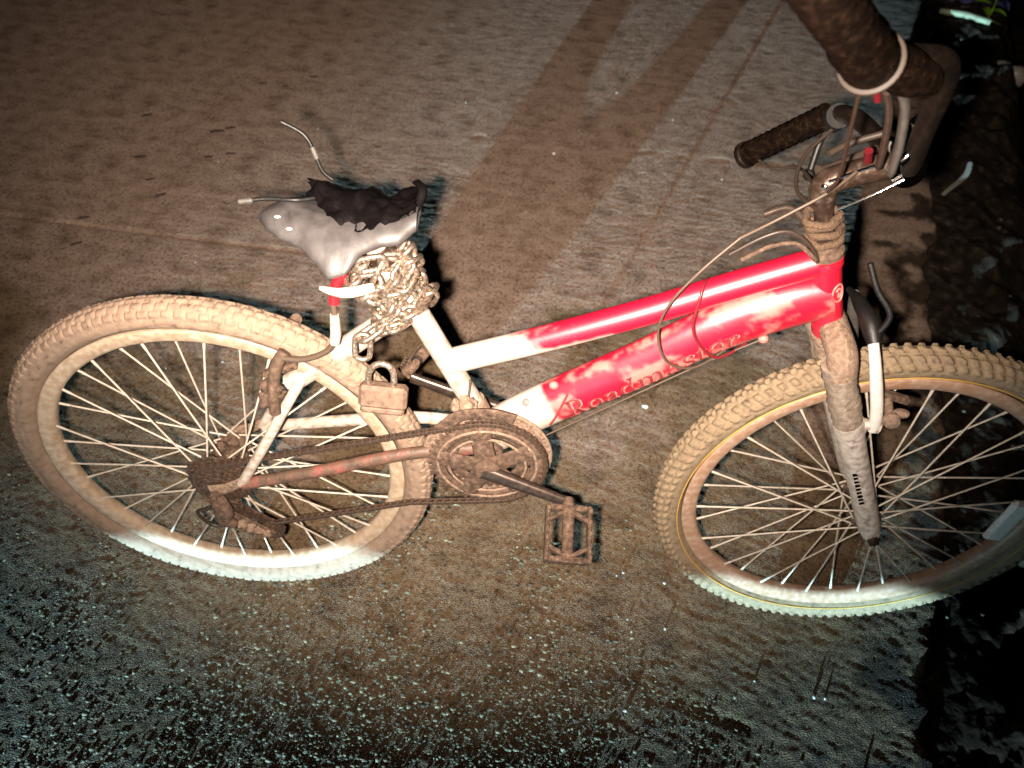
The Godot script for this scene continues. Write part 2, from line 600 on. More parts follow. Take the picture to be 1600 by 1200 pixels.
	for z0 in zs:
		var ex := edge_x(z0)
		for c0 in cs:
			var y := -0.14
			if c0 > -0.3:
				var out: float = maxf(c0 - 0.02, 0.0)
				y = -0.012 + 0.02 * minf(out, 0.12) - 0.10 * maxf(out - 0.12, 0.0) - 0.75 * smoothstep(0.2, 0.8, out) + 0.5 * smoothstep(1.6, 4.0, out)
				y += ns.get_noise_2d(c0, z0) * 0.03 * clampf(out * 8.0, 0.2, 1.6) + nf.get_noise_2d(c0, z0) * 0.006
				if c0 < 0.0: y = -0.14
			p.append(Vector3(ex + c0, y, z0))
	mb = MB.new()
	mb.grid(p, zs.size(), cs.size())
	# rows here run the other way round
	for q in mb.n.size():
		if mb.n[q].y < 0.0: mb.n[q] = -mb.n[q]
	var sm := grimy([[0.0, lin(0.006, 0.0045, 0.003)], [0.5, lin(0.02, 0.0145, 0.0105)], [0.8, lin(0.042, 0.032, 0.025)], [1.0, lin(0.12, 0.095, 0.08)]], 0.02, 65, 2.0, 0.95, 0.0, 0.12, 0.05)
	sm.metallic_specular = 0.15
	sm.uv1_world_triplanar = true
	var soil := part(self, "soil", mb, sm)
	soil.set_meta("kind", "structure")

func build_lamp(at: Vector3, heading: Vector3) -> void:
	var t := thing("stand_in_lamp", "unseen black lamp on a stand in place of a vehicle headlamp", "lamp", Vector3(at.x, 0, at.z))  # lamp out of view, standing in for a vehicle's low headlamp
	var b := Basis.looking_at(heading)
	var h := V(0, at.y)
	var mb := MB.new()
	mb.lathe([Vector2(0.0, 0.0), Vector2(0.11, 0.0), Vector2(0.11, 0.015), Vector2(0.02, 0.03), Vector2(0.012, at.y - 0.13), Vector2(0.0, at.y - 0.13)], V(0, 0), Vector3.UP, 24)
	part(t, "stand", mb, M.black)
	mb = MB.new()
	mb.lathe([Vector2(0.0, 0.14), Vector2(0.05, 0.13), Vector2(0.11, 0.06), Vector2(0.115, 0.03), Vector2(0.10, 0.035), Vector2(0.0, 0.06)], h - heading * 0.0, -heading, 28)
	part(t, "housing", mb, M.black)
	mb = MB.new()
	mb.lathe([Vector2(0.0, 0.032), Vector2(0.06, 0.034)], h, -heading, 24)
	var glow := plain(lin(0.6, 0.8, 1.0), 0.3)
	glow.emission_enabled = true
	glow.emission = lin(0.36, 0.7, 1.0)
	glow.emission_energy_multiplier = 1.0
	part(t, "lens", mb, glow)
	# unseen plate added ahead of the lamp to shade the ground at left
	var edge := (Vector3(-0.62, 0, 0) - Vector3(at.x, 0, at.z)).normalized()
	var left := edge.cross(Vector3.DOWN).normalized()
	mb = MB.new()
	mb.box(Transform3D(Basis(left, Vector3.UP, left.cross(Vector3.UP)), h + edge * 0.7 + left * 0.2), Vector3(0.4, 0.36, 0.006), 0.001)
	part(t, "added_beam_blocker", mb, M.black)
	mb = MB.new()
	mb.tube([h + left * 0.1 - heading * 0.05 + V(0, 0.05), h + edge * 0.7 + left * 0.12 + V(0, 0.05)], 0.006, 8)
	part(t, "blocker_arm", mb, M.black)

# ---------------------------------------------------------------- bicycle
func tyre_mesh(c: Vector3, front: bool) -> MB:
	var a := 0.0225
	var rc := 0.306
	var pitch_n := 112 if front else 118
	var nu := pitch_n * 10
	var nv := 64
	var p := PackedVector3Array()
	p.resize(nu * nv)
	var wob := noise(3.0, 7 if front else 8, 2)
	for k in nu:
		var th := TAU * k / nu
		var s := float(k) / 10.0
		for q in nv:
			var ph := -PI + TAU * q / nv
			var w := ph * a
			var h := 0.0
			var aw := absf(w)
			if front:
				# slanted lugs, spiky at the shoulder
				if aw < 0.034:
					var f := fposmod(s + aw * 30.0 + (0.5 if w < 0.0 else 0.0), 1.0)
					var g := smoothstep(0.0, 0.08, f) * (1.0 - smoothstep(0.48, 0.60, f))
					var row := 1.0 - smoothstep(0.0045, 0.006, aw) * (1.0 - smoothstep(0.0095, 0.0105, aw))
					row *= 1.0 - smoothstep(0.0195, 0.0205, aw) * (1.0 - smoothstep(0.0225, 0.0235, aw))
					row *= 1.0 - smoothstep(0.029, 0.032, aw)
					h = 0.0044 * g * row
			else:
				if aw < 0.0275:
					var rowi := floorf((w + 0.0275) / 0.011)
					var rw := (w + 0.0275) / 0.011 - rowi
					var f := fposmod(s + 0.5 * fposmod(rowi, 2.0), 1.0)
					var g := smoothstep(0.0, 0.10, f) * (1.0 - smoothstep(0.80, 0.92, f))
					g *= smoothstep(0.0, 0.16, rw) * (1.0 - smoothstep(0.80, 0.96, rw))
					h = 0.0036 * g * (0.8 + 0.3 * wob.get_noise_2d(floorf(s + 0.5 * fposmod(rowi, 2.0)) * 7.0, rowi * 9.0))
			# sidewall narrows towards the bead
			var rr := a + h + wob.get_noise_2d(cos(th) * 2.0 + w * 40.0, sin(th) * 2.0) * 0.0008
			var zz := sin(ph) * rr
			var ra := rc + cos(ph) * rr
			if absf(ph) > 2.0: zz *= lerpf(1.0, 0.62, (absf(ph) - 2.0) / 1.14)
			p[k * nv + q] = c + Vector3(cos(th) * ra, sin(th) * ra, zz)
	var mb := MB.new()
	mb.grid(p, nu, nv, true, true)
	return mb

func ring(mb: MB, c: Vector3, r: float, wire: float, seg := 120, axis := Vector3.BACK) -> void:
	var prof := []
	for k in 9:
		var a := TAU * k / 8.0
		prof.append(Vector2(r + cos(a) * wire, sin(a) * wire))
	mb.lathe(prof, c, axis, seg, false)

func wheel(bike: Node3D, called: String, c: Vector3, front: bool) -> void:
	var w := sub(bike, called)
	w.position = c
	part(w, "tyre", tyre_mesh(Vector3.ZERO, front), M.mud_tyre2 if front else M.mud_tyre)
	var mb := MB.new()
	mb.lathe([Vector2(0.2865, 0.0115), Vector2(0.2865, 0.0135), Vector2(0.283, 0.0142), Vector2(0.268, 0.0130), Vector2(0.2625, 0.0085), Vector2(0.2615, 0.0), Vector2(0.2625, -0.0085), Vector2(0.268, -0.0130), Vector2(0.283, -0.0142), Vector2(0.2865, -0.0135), Vector2(0.2865, -0.0115)], Vector3.ZERO, Vector3.BACK, 140, false)
	part(w, "rim", mb, M.rim2 if front else M.rim)
	if front:
		for s in [1.0, -1.0]:
			mb = MB.new()
			ring(mb, V(0, 0, 0.0195 * s), 0.2945, 0.0009, 140)
			part(w, "sidewall_stripe", mb, M.stripe)
	# hub
	var fl := 0.02 if front else 0.024
	var hz := 0.034
	mb = MB.new()
	mb.lathe([Vector2(0.006, -0.05), Vector2(0.012, -0.045), Vector2(fl + 0.004, -hz - 0.0015), Vector2(fl + 0.004, -hz + 0.0015), Vector2(0.014, -hz + 0.006), Vector2(0.0125, 0.0), Vector2(0.014, hz - 0.006), Vector2(fl + 0.004, hz - 0.0015), Vector2(fl + 0.004, hz + 0.0015), Vector2(0.012, 0.045), Vector2(0.006, 0.05)], Vector3.ZERO, Vector3.BACK, 28)
	part(w, "hub", mb, M.caked)
	mb = MB.new()
	mb.tube([V(0, 0, -0.082), V(0, 0, 0.082)], 0.0046, 10)
	for s in [-1.0, 1.0]:
		mb.lathe([Vector2(0.0, 0.0), Vector2(0.0085, 0.0), Vector2(0.0085, 0.007), Vector2(0.0, 0.007)], V(0, 0, 0.068 * s), Vector3.BACK * s, 6)
	part(w, "axle", mb, M.dull_chrome if front else M.caked)
	# 36 spokes, crossed
	var off := 0.045 if front else 0.02
	for k in 36:
		var side := 1.0 if k % 2 == 0 else -1.0
		var lead := 1.0 if (k / 2) % 2 == 0 else -1.0
		var a := TAU * (k + 0.5) / 36.0 + off
		var ah := a + lead * (1.02 + rng.randf_range(-0.03, 0.03))
		var p0 := V(cos(ah) * fl, sin(ah) * fl, side * (hz + 0.002 * lead))
		var p1 := V(cos(a) * 0.2635, sin(a) * 0.2635, side * 0.004)
		mb = MB.new()
		var mid := p0.lerp(p1, 0.5) + V(rng.randf_range(-1, 1), rng.randf_range(-1, 1), 0) * 0.0012
		mb.tube([p0, mid, p1.lerp(p0, 0.07), p1.lerp(p0, 0.05), p1], [0.0016, 0.0016, 0.0016, 0.0023, 0.0023], 6, false)
		part(w, "spoke", mb, M.spoke)
	if front:
		# white reflector clipped between the spokes
		mb = MB.new()
		var t := Transform3D(Basis(Vector3.BACK, deg_to_rad(84.0)), V(0.230, 0.0, 0.02))
		mb.box(t, Vector3(0.10, 0.034, 0.014), 0.006)
		var rf := part(w, "reflector", mb, M.reflector)
		rf.set_meta("label", "white oblong reflector clipped between the front spokes")

func build_bicycle() -> void:
	var bike := thing("bicycle", "muddy red and white bicycle standing on the wet concrete", "bicycle")
	bike.rotation.x = -LEAN
	wheel(bike, "rear_wheel", REAR, false)
	wheel(bike, "front_wheel", FRONT, true)
	var mb := MB.new()

	# ---- frame
	var fr := sub(bike, "frame")
	var wear := noise(14.0, 301, 5)
	var fine := noise(60.0, 302, 3)
	var c_red := Color(0.44, 0.007, 0.03)
	var c_white := Color(0.58, 0.50, 0.44)
	var c_dust := Color(0.58, 0.33, 0.27)
	var tt := curve([V(0.355, 0.578), V(0.49, 0.634), V(0.615, 0.690), V(0.72, 0.742), V(0.826, 0.792)], 60)
	mb = MB.new()
	# red paint worn through to white towards the seat, more so along the underside
	mb.painted(tt, 0.0185, 40, Vector3.UP, 1.0, func(f: float, a: float, q: Vector3) -> Color:
		var under: float = 0.5 - 0.5 * cos(a)
		var w: float = wear.get_noise_3d(q.x * 0.7, q.y * 0.7, q.z * 2.0) * 0.16 + fine.get_noise_3dv(q) * 0.05
		var lim: float = 0.20 + 0.20 * smoothstep(0.45, 0.8, under)
		var bare: float = 1.0 - smoothstep(-0.07, 0.07, f - lim - w)
		bare = maxf(bare, smoothstep(0.09, 0.12, w) * smoothstep(0.5, 0.8, under) * (1.0 - smoothstep(0.6, 0.8, f)))
		return c_red.lerp(c_white, bare))
	part(fr, "top_tube", mb, M.paint)
	var dp := curve([V(0.425, 0.44), V(0.47, 0.482), V(0.545, 0.540), V(0.629, 0.602), V(0.711, 0.668), V(0.79, 0.716), V(0.846, 0.738)], 44)
	var dr := []
	for k in dp.size():
		var f := float(k) / (dp.size() - 1)
		dr.append(lerpf(0.0262, 0.0255, f) * (1.0 - 0.12 * smoothstep(0.85, 1.0, f)))
	mb = MB.new()
	# dried splashes of dust on the flank, a white band at the foot
	mb.painted(dp, dr, 48, Vector3(-0.6, 0.8, 0), 1.36, func(f: float, a: float, q: Vector3) -> Color:
		var sp: float = wear.get_noise_3d(q.x * 0.8, q.y * 1.1 - q.x * 0.6, q.z * 1.2)
		var grain: float = fine.get_noise_3dv(q)
		var low: float = smoothstep(0.2, 0.75, sin(a - 1.1) * 0.5 + 0.5)
		var dust: float = smoothstep(0.04, 0.36, sp + grain * 0.22 + low * 0.05)
		var bare: float = 1.0 - smoothstep(-0.008, 0.008, f - 0.265 - grain * 0.006)
		return c_red.lerp(c_dust, dust * 0.55).lerp(c_white.lerp(c_dust, dust * 0.3), bare))
	part(fr, "down_tube", mb, M.paint)
	# seat tube
	mb = MB.new()
	mb.tube([V(0.268, 0.770), V(0.36, 0.572), V(0.426, 0.43)], 0.0158, 20)
	part(fr, "seat_tube", mb, M.white)
	# head tube with swaged cups
	var h0 := AX + UX * 0.385
	mb = MB.new()
	mb.lathe([Vector2(0.0, 0.0), Vector2(0.0205, 0.0), Vector2(0.0212, 0.004), Vector2(0.0212, 0.014), Vector2(0.0188, 0.018), Vector2(0.0182, 0.06), Vector2(0.0188, 0.108), Vector2(0.0212, 0.112), Vector2(0.0212, 0.122), Vector2(0.0, 0.124)], h0, UX, 32)
	part(fr, "head_tube", mb, M.red)
	mb = MB.new()
	mb.lathe([Vector2(0.0, -0.018), Vector2(0.019, -0.018), Vector2(0.0225, -0.012), Vector2(0.0225, -0.002), Vector2(0.0, 0.0)], h0, UX, 28)
	part(fr, "lower_headset_cup", mb, M.caked_light)
	mb = MB.new()
	mb.lathe([Vector2(0.0, 0.1245), Vector2(0.0215, 0.1245), Vector2(0.022, 0.131), Vector2(0.0165, 0.134), Vector2(0.0165, 0.142), Vector2(0.0, 0.142)], h0, UX, 28)
	part(fr, "upper_headset_cup", mb, M.caked)
	# head badge: an oval ring with a curl, on the front right of the head tube
	var bd := Vector3(0.55, 0.19, 0.81).normalized()
	var bc := h0 + UX * 0.072 + bd * 0.0187
	mb = MB.new()
	var bu := UX
	var bv := bd.cross(bu).normalized()
	var loop := []
	for k in 25:
		var a := TAU * k / 24.0
		var off := bv * cos(a) * 0.0085
		loop.append(bc + bu * sin(a) * 0.013 + off - bd * (cos(a) * 0.0085) ** 2 / 0.037)
	mb.tube(loop, 0.0013, 6, false)
	var curl := []
	for k in 15:
		var a := 0.6 + 4.6 * k / 14.0
		curl.append(bc + bu * sin(a) * 0.0065 + bv * cos(a) * 0.0045 + bd * 0.0002)
	curl.append(bc + bd * 0.0002)
	mb.tube(curl, 0.0012, 6, false)
	part(fr, "head_badge", mb, M.letter_pale).set_meta("label", "pale oval emblem with a curl on the head tube")
	# bottom bracket
	mb = MB.new()
	mb.lathe([Vector2(0.0, -0.037), Vector2(0.0205, -0.037), Vector2(0.0225, -0.034), Vector2(0.0225, 0.034), Vector2(0.0205, 0.037), Vector2(0.0, 0.037)], BB, Vector3.BACK, 28)
	part(fr, "bottom_bracket_shell", mb, M.caked)
	# stays
	mb = MB.new()
	mb.tube([V(0.128, 0.518), V(0.22, 0.597), V(0.306, 0.676)], [0.0155, 0.0165, 0.015], 18)
	part(fr, "upper_seat_stay", mb, M.white)
	for s in [1.0, -1.0]:
		mb = MB.new()
		mb.tube(curve([V(0.043, 0.352, 0.061 * s), V(0.092, 0.442, 0.058 * s), V(0.128, 0.508, 0.04 * s), V(0.15, 0.538, 0.006 * s)], 5), 0.0078, 12)
		part(fr, "seat_stay", mb, M.white)
		mb = MB.new()
		mb.tube(curve([V(0.045, 0.350, 0.061 * s), V(0.165, 0.383, 0.052 * s), V(0.30, 0.420, 0.038 * s), V(0.41, 0.428, 0.024 * s)], 5), 0.0092, 12, true, Vector3.UP, 1.15)
		part(fr, "chain_stay", mb, M.stay_red if s > 0 else M.white)
		mb = MB.new()
		mb.tube([V(-0.006, 0.330, 0.063 * s), V(0.022, 0.342, 0.063 * s), V(0.052, 0.362, 0.062 * s)], [0.014, 0.010, 0.009], 10, true, Vector3.BACK, 0.28)
		part(fr, "dropout", mb, M.caked_light)
	# cable stop studs on the down tube
	for q in [V(0.776, 0.668, 0.012), V(0.472, 0.520, 0.012), V(0.508, 0.556, 0.01)]:
		mb = MB.new()
		mb.ball(q, Vector3(0.007, 0.0065, 0.006), 10, 7)
		part(fr, "cable_stop", mb, M.letter_pale)
	lettering(fr, dp, dr)

	# ---- fork
	var fk := sub(bike, "fork")
	mb = MB.new()
	mb.tube([AX + UX * 0.345, AX + UX * 0.37], [0.019, 0.0205], 20)
	mb.tube(curve([V(0.871, 0.655, 0.062), V(0.866, 0.682, 0.052), V(0.862, 0.692, 0.02), V(0.862, 0.692, -0.02), V(0.866, 0.682, -0.052), V(0.871, 0.655, -0.062)], 5), 0.0195, 14)
	part(fk, "crown", mb, M.caked_light)
	for s in [1.0, -1.0]:
		mb = MB.new()
		# rubber boot with folds
		var a := V(0.862, 0.672, 0.055 * s)
		var b := V(0.911, 0.566, 0.056 * s)
		var pts := []
		var rad := []
		for k in 25:
			pts.append(a.lerp(b, k / 24.0))
			rad.append(0.0205 + 0.0009 * sin(k * 1.9) + 0.001 * sin(k * 0.5))
		mb.tube(pts, rad, 18)
		part(fk, "boot", mb, M.boot)
		mb = MB.new()
		mb.tube([V(0.9095, 0.569, 0.056 * s), V(0.912, 0.564, 0.056 * s), V(0.918, 0.552, 0.056 * s), V(0.921, 0.545, 0.056 * s), V(0.965, 0.452, 0.058 * s), V(0.988, 0.404, 0.059 * s), V(0.99, 0.40, 0.059 * s), V(1.018, 0.341, 0.06 * s), V(1.026, 0.324, 0.06 * s)], [0.0205, 0.0218, 0.0218, 0.0192, 0.0178, 0.017, 0.0182, 0.0168, 0.0135], 20)
		part(fk, "lower_leg", mb, M.fork_leg)
		mb = MB.new()
		mb.lathe([Vector2(0.0, 0.0), Vector2(0.009, 0.0), Vector2(0.009, 0.006), Vector2(0.0, 0.008)], V(1.024, 0.329, 0.075 * s), Vector3.BACK * s, 6)
		part(fk, "axle_nut", mb, M.dull_chrome)
	# worn red lettering down the near leg
	var t0 := V(0.951, 0.482, 0.0745)
	var dirl := V(0.046, -0.094, 0.002).normalized()
	var across := dirl.cross(Vector3.BACK).normalized()
	for k in 9:
		mb = MB.new()
		var at := t0 + dirl * (0.0085 * k)
		mb.box(Transform3D(Basis(dirl, across, Vector3.BACK), at - across * -0.006), Vector3(0.0045 if k % 3 else 0.006, 0.007, 0.0012), 0.0004)
		part(fk, "letter_mark", mb, M.mark)

	# ---- front brake
	var fb := sub(bike, "front_brake")
	for s in [1.0, -1.0]:
		mb = MB.new()
		mb.tube(curve([V(0.946, 0.562, 0.062 * s), V(0.936, 0.60, 0.064 * s), V(0.912, 0.668, 0.058 * s), V(0.897, 0.71, 0.046 * s)], 6), [0.0085, 0.0085, 0.0085, 0.0085, 0.0085, 0.0085, 0.0085, 0.0085, 0.0085, 0.0085, 0.0085, 0.008, 0.008, 0.0075, 0.0075, 0.007, 0.007, 0.0065, 0.006], 12, true, Vector3.BACK, 0.8)
		part(fb, "brake_arm", mb, M.lever if s < 0 else M.reflector)
		mb = MB.new()
		mb.tube([V(0.918, 0.568, 0.056 * s), V(0.942, 0.568, 0.06 * s), V(0.952, 0.566, 0.062 * s)], [0.009, 0.008, 0.009], 10)
		part(fb, "pivot", mb, M.fork_leg)
		mb = MB.new()
		var tb := Basis(Vector3.BACK, -0.28)
		mb.box(Transform3D(tb, V(0.972, 0.590, 0.023 * s)), Vector3(0.055, 0.011, 0.014), 0.003)
		part(fb, "brake_pad", mb, M.caked)
		mb = MB.new()
		mb.tube([V(0.966, 0.588, 0.026 * s), V(0.960, 0.584, 0.062 * s)], [0.006, 0.006], 10)
		mb.lathe([Vector2(0.0, -0.006), Vector2(0.0115, -0.006), Vector2(0.0125, 0.0), Vector2(0.010, 0.006), Vector2(0.0, 0.008)], V(0.962, 0.583, 0.064 * s), Vector3.BACK * s, 10)
		mb.ball(V(0.975, 0.590, 0.056 * s), Vector3(0.012, 0.006, 0.008))
		part(fb, "pad_bolt", mb, M.caked_light)
	mb = MB.new()
	mb.tube(curve([V(0.899, 0.706, 0.052), V(0.893, 0.722, 0.03), V(0.888, 0.724, -0.01), V(0.89, 0.712, -0.05)], 6), [0.009, 0.010, 0.011, 0.012, 0.0125, 0.013, 0.013, 0.012, 0.011, 0.01, 0.01, 0.009, 0.008, 0.007, 0.006, 0.005, 0.005, 0.004, 0.004], 12)
	part(fb, "rubber_boot", mb, M.black)
	mb = MB.new()
	mb.tube(curve([V(0.896, 0.712, 0.048), V(0.906, 0.745, 0.045), V(0.885, 0.772, 0.03), V(0.87, 0.80, 0.015)], 6), 0.004, 8)
	part(fb, "cable_pipe", mb, M.black)

	# ---- rear brake, caked with mud
	var rb := sub(bike, "rear_brake")
	for s in [1.0, -1.0]:
		mb = MB.new()
		mb.tube(curve([V(0.118, 0.512, 0.056 * s), V(0.12, 0.55, 0.054 * s), V(0.128, 0.59, 0.045 * s), V(0.14, 0.61, 0.034 * s)], 4), 0.0085, 10)
		part(rb, "brake_arm", mb, M.caked)
		mb = MB.new()
		for k in 7:
			mb.lump(V(0.116 + rng.randf_range(-0.010, 0.012), 0.545 + rng.randf_range(-0.014, 0.02), (0.048 + rng.randf_range(-0.007, 0.007)) * s), 0.0125 * rng.randf_range(0.7, 1.15), clod)
		part(rb, "mud_clod", mb, M.caked)
		mb = MB.new()
		mb.box(Transform3D(Basis(Vector3.BACK, 0.45), V(0.125, 0.566, 0.024 * s)), Vector3(0.055, 0.011, 0.014), 0.003)
		part(rb, "brake_pad", mb, M.caked)
	mb = MB.new()
	mb.tube(curve([V(0.135, 0.605, 0.042), V(0.168, 0.608, 0.045), V(0.203, 0.628, 0.045), V(0.216, 0.66, 0.042), V(0.215, 0.695, 0.035), V(0.218, 0.722, 0.03)], 6), 0.0042, 8)
	part(rb, "cable_pipe", mb, M.cable_dusty)
	mb = MB.new()
	mb.tube([V(0.213, 0.642, 0.046), V(0.216, 0.658, 0.044), V(0.2155, 0.684, 0.038)], [0.007, 0.0075, 0.006], 10)
	part(rb, "ferrule", mb, M.white)
	mb = MB.new()
	mb.tube(curve([V(0.2165, 0.700, 0.036), V(0.219, 0.722, 0.03), V(0.233, 0.748, 0.022)], 5), 0.0068, 10)
	part(rb, "cable_sleeve", mb, M.red_plastic)

	# ---- drive train
	var dt := sub(bike, "crankset")
	var guard := MB.new()
	guard.lathe([Vector2(0.071, 0.030), Vector2(0.094, 0.030), Vector2(0.0965, 0.0315), Vector2(0.0965, 0.0335), Vector2(0.094, 0.035), Vector2(0.071, 0.035)], BB, Vector3.BACK, 72)
	part(dt, "chain_guard", guard, M.caked_light)
	for q in [[0.064, 0.046, 32, 0.040], [0.0855, 0.064, 44, 0.052]]:
		mb = MB.new()
		var nt: int = q[2]
		var z1: float = q[3]
		var ro: float = q[0]
		var ri: float = q[1]
		var pts := PackedVector3Array()
		var cols := 8
		for k in nt * 4:
			var a := TAU * k / (nt * 4)
			var tooth: float = ro + (0.0035 if k % 4 in [1, 2] else -0.0025)
			var prof := [[ri, -0.0015], [ri, 0.0015], [ri + 0.005, 0.003], [ro - 0.010, 0.003], [ro - 0.007, 0.0012], [tooth, 0.0008], [tooth, -0.0008], [ro - 0.007, -0.0012]]
			for f in prof: pts.append(BB + V(cos(a) * f[0], sin(a) * f[0], z1 + f[1]))
		mb.grid(pts, nt * 4, cols, true, true)
		part(dt, "chainring", mb, M.caked)
	for k in 5:
		mb = MB.new()
		var a := TAU * k / 5.0 + 0.5
		var d := V(cos(a), sin(a))
		mb.tube([BB + d * 0.012 + V(0, 0, 0.057), BB + d * 0.045 + V(0, 0, 0.055), BB + d * 0.070 + V(0, 0, 0.054)], [0.017, 0.0155, 0.017], 12, true, Vector3.BACK, 0.26)
		mb.lathe([Vector2(0.0, 0.0), Vector2(0.006, 0.0), Vector2(0.005, 0.003), Vector2(0.0, 0.003)], BB + d * 0.069 + V(0, 0, 0.057), Vector3.BACK, 8)
		part(dt, "spider_arm", mb, M.caked)
	# caked ring on the outer face
	mb = MB.new()
	ring(mb, BB + V(0, 0, 0.0545), 0.0735, 0.0024, 80)
	ring(mb, BB + V(0, 0, 0.0555), 0.0575, 0.0022, 80)
	part(dt, "mud_ring", mb, M.caked_light)
	mb = MB.new()
	mb.lathe([Vector2(0.0, -0.055), Vector2(0.008, -0.055), Vector2(0.008, 0.05), Vector2(0.020, 0.052), Vector2(0.021, 0.066), Vector2(0.016, 0.074), Vector2(0.0, 0.076)], BB, Vector3.BACK, 24)
	part(dt, "axle_boss", mb, M.caked)
	var ce := V(0.543, 0.392, 0.088)
	var le := BB * 2.0 - V(0.543, 0.392, 0.0) + V(0, 0, -0.085)
	for s in [1.0, -1.0]:
		mb = MB.new()
		var c0 := BB + V(0, 0, 0.068 * s)
		var c1: Vector3 = ce if s > 0 else le
		mb.tube([c0 - (c1 - c0) * 0.05, c0.lerp(c1, 0.2), c0.lerp(c1, 0.9), c0.lerp(c1, 1.06)], [0.014, 0.0125, 0.0095, 0.010], 14, true, Vector3.BACK, 0.72)
		part(dt, "crank_arm", mb, M.crank)
		# pedal cage
		var pd := sub(bike, "pedal")
		pd.position = c1 + V(0, 0, 0.058 * s)
		pd.rotation.x = 0.35 if s > 0 else -0.5
		pd.rotation.z = -0.06 if s > 0 else 0.9
		mb = MB.new()
		mb.tube([V(0, 0, -0.055 * s), V(0, 0, -0.042 * s), V(0, 0, 0.036 * s)], [0.006, 0.0095, 0.008], 12)
		part(pd, "spindle", mb, M.caked)
		for x in [-1.0, 1.0]:
			mb = MB.new()
			mb.box(Transform3D(Basis.IDENTITY, V(0.0305 * x, 0, 0)), Vector3(0.006, 0.021, 0.084), 0.0018)
			for zt in 5:
				mb.box(Transform3D(Basis.IDENTITY, V(0.0305 * x, 0.0115, -0.034 + 0.017 * zt)), Vector3(0.006, 0.006, 0.007), 0.001)
			part(pd, "cage_side", mb, M.caked)
			mb = MB.new()
			mb.box(Transform3D(Basis.IDENTITY, V(0, 0, 0.038 * x)), Vector3(0.055, 0.018, 0.009), 0.0018)
			part(pd, "cage_end", mb, M.caked)
			mb = MB.new()
			mb.box(Transform3D(Basis(Vector3.UP, 0.5 * x), V(0.017 * x, 0.002, 0.026)), Vector3(0.03, 0.012, 0.006), 0.001)
			part(pd, "cage_web", mb, M.caked)
			mb = MB.new()
			mb.box(Transform3D(Basis(Vector3.UP, -0.5 * x), V(0.017 * x, 0.002, -0.026)), Vector3(0.03, 0.012, 0.006), 0.001)
			part(pd, "cage_web", mb, M.caked)

	# front derailleur, a lump of mud over the bottom bracket
	var fd := sub(bike, "front_derailleur")
	mb = MB.new()
	mb.tube(curve([V(0.352, 0.492, 0.05), V(0.378, 0.522, 0.05), V(0.42, 0.532, 0.052), V(0.455, 0.524, 0.052)], 5), 0.011, 10, true, Vector3.BACK, 0.3)
	part(fd, "cage", mb, M.caked)
	mb = MB.new()
	mb.lathe([Vector2(0.0165, -0.012), Vector2(0.0195, -0.012), Vector2(0.0195, 0.012), Vector2(0.0165, 0.012)], V(0.397, 0.492), V(-0.42, 0.907), 20)
	part(fd, "clamp", mb, M.caked_light)
	mb = MB.new()
	for k in 12:
		mb.lump(V(0.383 + rng.randf_range(-0.014, 0.02), 0.512 + rng.randf_range(-0.018, 0.016), 0.03 + rng.randf_range(-0.008, 0.01)), 0.013 * rng.randf_range(0.6, 1.2), clod)
	part(fd, "mud_clod", mb, M.caked_light)

	# sprockets and rear derailleur
	var fw := sub(bike, "freewheel")
	for k in 6:
		mb = MB.new()
		var ro := 0.052 - 0.0052 * k
		var pts := PackedVector3Array()
		var nt := int(ro / 0.0021)
		for q in nt * 4:
			var a := TAU * q / (nt * 4)
			var tooth := ro + (0.003 if q % 4 in [1, 2] else -0.001)
			for f in [[0.012, -0.001], [0.012, 0.001], [ro - 0.006, 0.001], [tooth, 0.0008], [tooth, -0.0008], [ro - 0.006, -0.001]]:
				pts.append(REAR + V(cos(a) * f[0], sin(a) * f[0], 0.037 + 0.004 * k + f[1]))
		mb.grid(pts, nt * 4, 6, true, true)
		part(fw, "sprocket", mb, M.drive)
	mb = MB.new()
	for k in 14:
		var a := rng.randf() * TAU
		mb.lump(REAR + V(cos(a) * 0.020, sin(a) * 0.020, -0.03 + rng.randf() * 0.055), rng.randf_range(0.009, 0.013), clod)
	part(fw, "mud_clod", mb, M.caked)
	var rd := sub(bike, "rear_derailleur")
	mb = MB.new()
	mb.tube(curve([V(0.0, 0.325, 0.07), V(0.008, 0.298, 0.075), V(0.004, 0.272, 0.074), V(0.016, 0.256, 0.07)], 5), [0.012, 0.013, 0.014, 0.014, 0.015, 0.016, 0.016, 0.015, 0.014, 0.014, 0.013, 0.012, 0.011, 0.011, 0.01, 0.01], 12, true, Vector3.BACK, 0.75)
	part(rd, "body", mb, M.caked)
	for zc in [0.036, 0.056]:
		mb = MB.new()
		mb.tube([V(0.006, 0.262, zc), V(0.03, 0.243, zc), V(0.07, 0.212, zc)], [0.012, 0.013, 0.011], 10, true, Vector3.BACK, 0.14)
		part(rd, "cage_plate", mb, M.caked if zc > 0.05 else M.drive)
	for q in [V(0.006, 0.268, 0.046), V(0.066, 0.216, 0.046)]:
		mb = MB.new()
		mb.lathe([Vector2(0.0, -0.005), Vector2(0.012, -0.004), Vector2(0.019, -0.001), Vector2(0.019, 0.001), Vector2(0.012, 0.004), Vector2(0.0, 0.006)], q, Vector3.BACK, 20)
		part(rd, "pulley", mb, M.drive)
	for k in 4:
		mb = MB.new()
		mb.lump(V(0.024 + 0.012 * k, 0.243 - 0.008 * k, 0.059), 0.0095, clod)
		part(rd, "mud_clod", mb, M.caked_light)
	mb = MB.new()
	mb.tube(curve([V(0.0, 0.31, 0.08), V(-0.035, 0.29, 0.075), V(-0.02, 0.25, 0.07), V(0.02, 0.255, 0.07)], 5), 0.003, 8)
	part(rd, "cable_loop", mb, M.cable)

	# chain: one mesh for a link, laid along the run
	var path := []
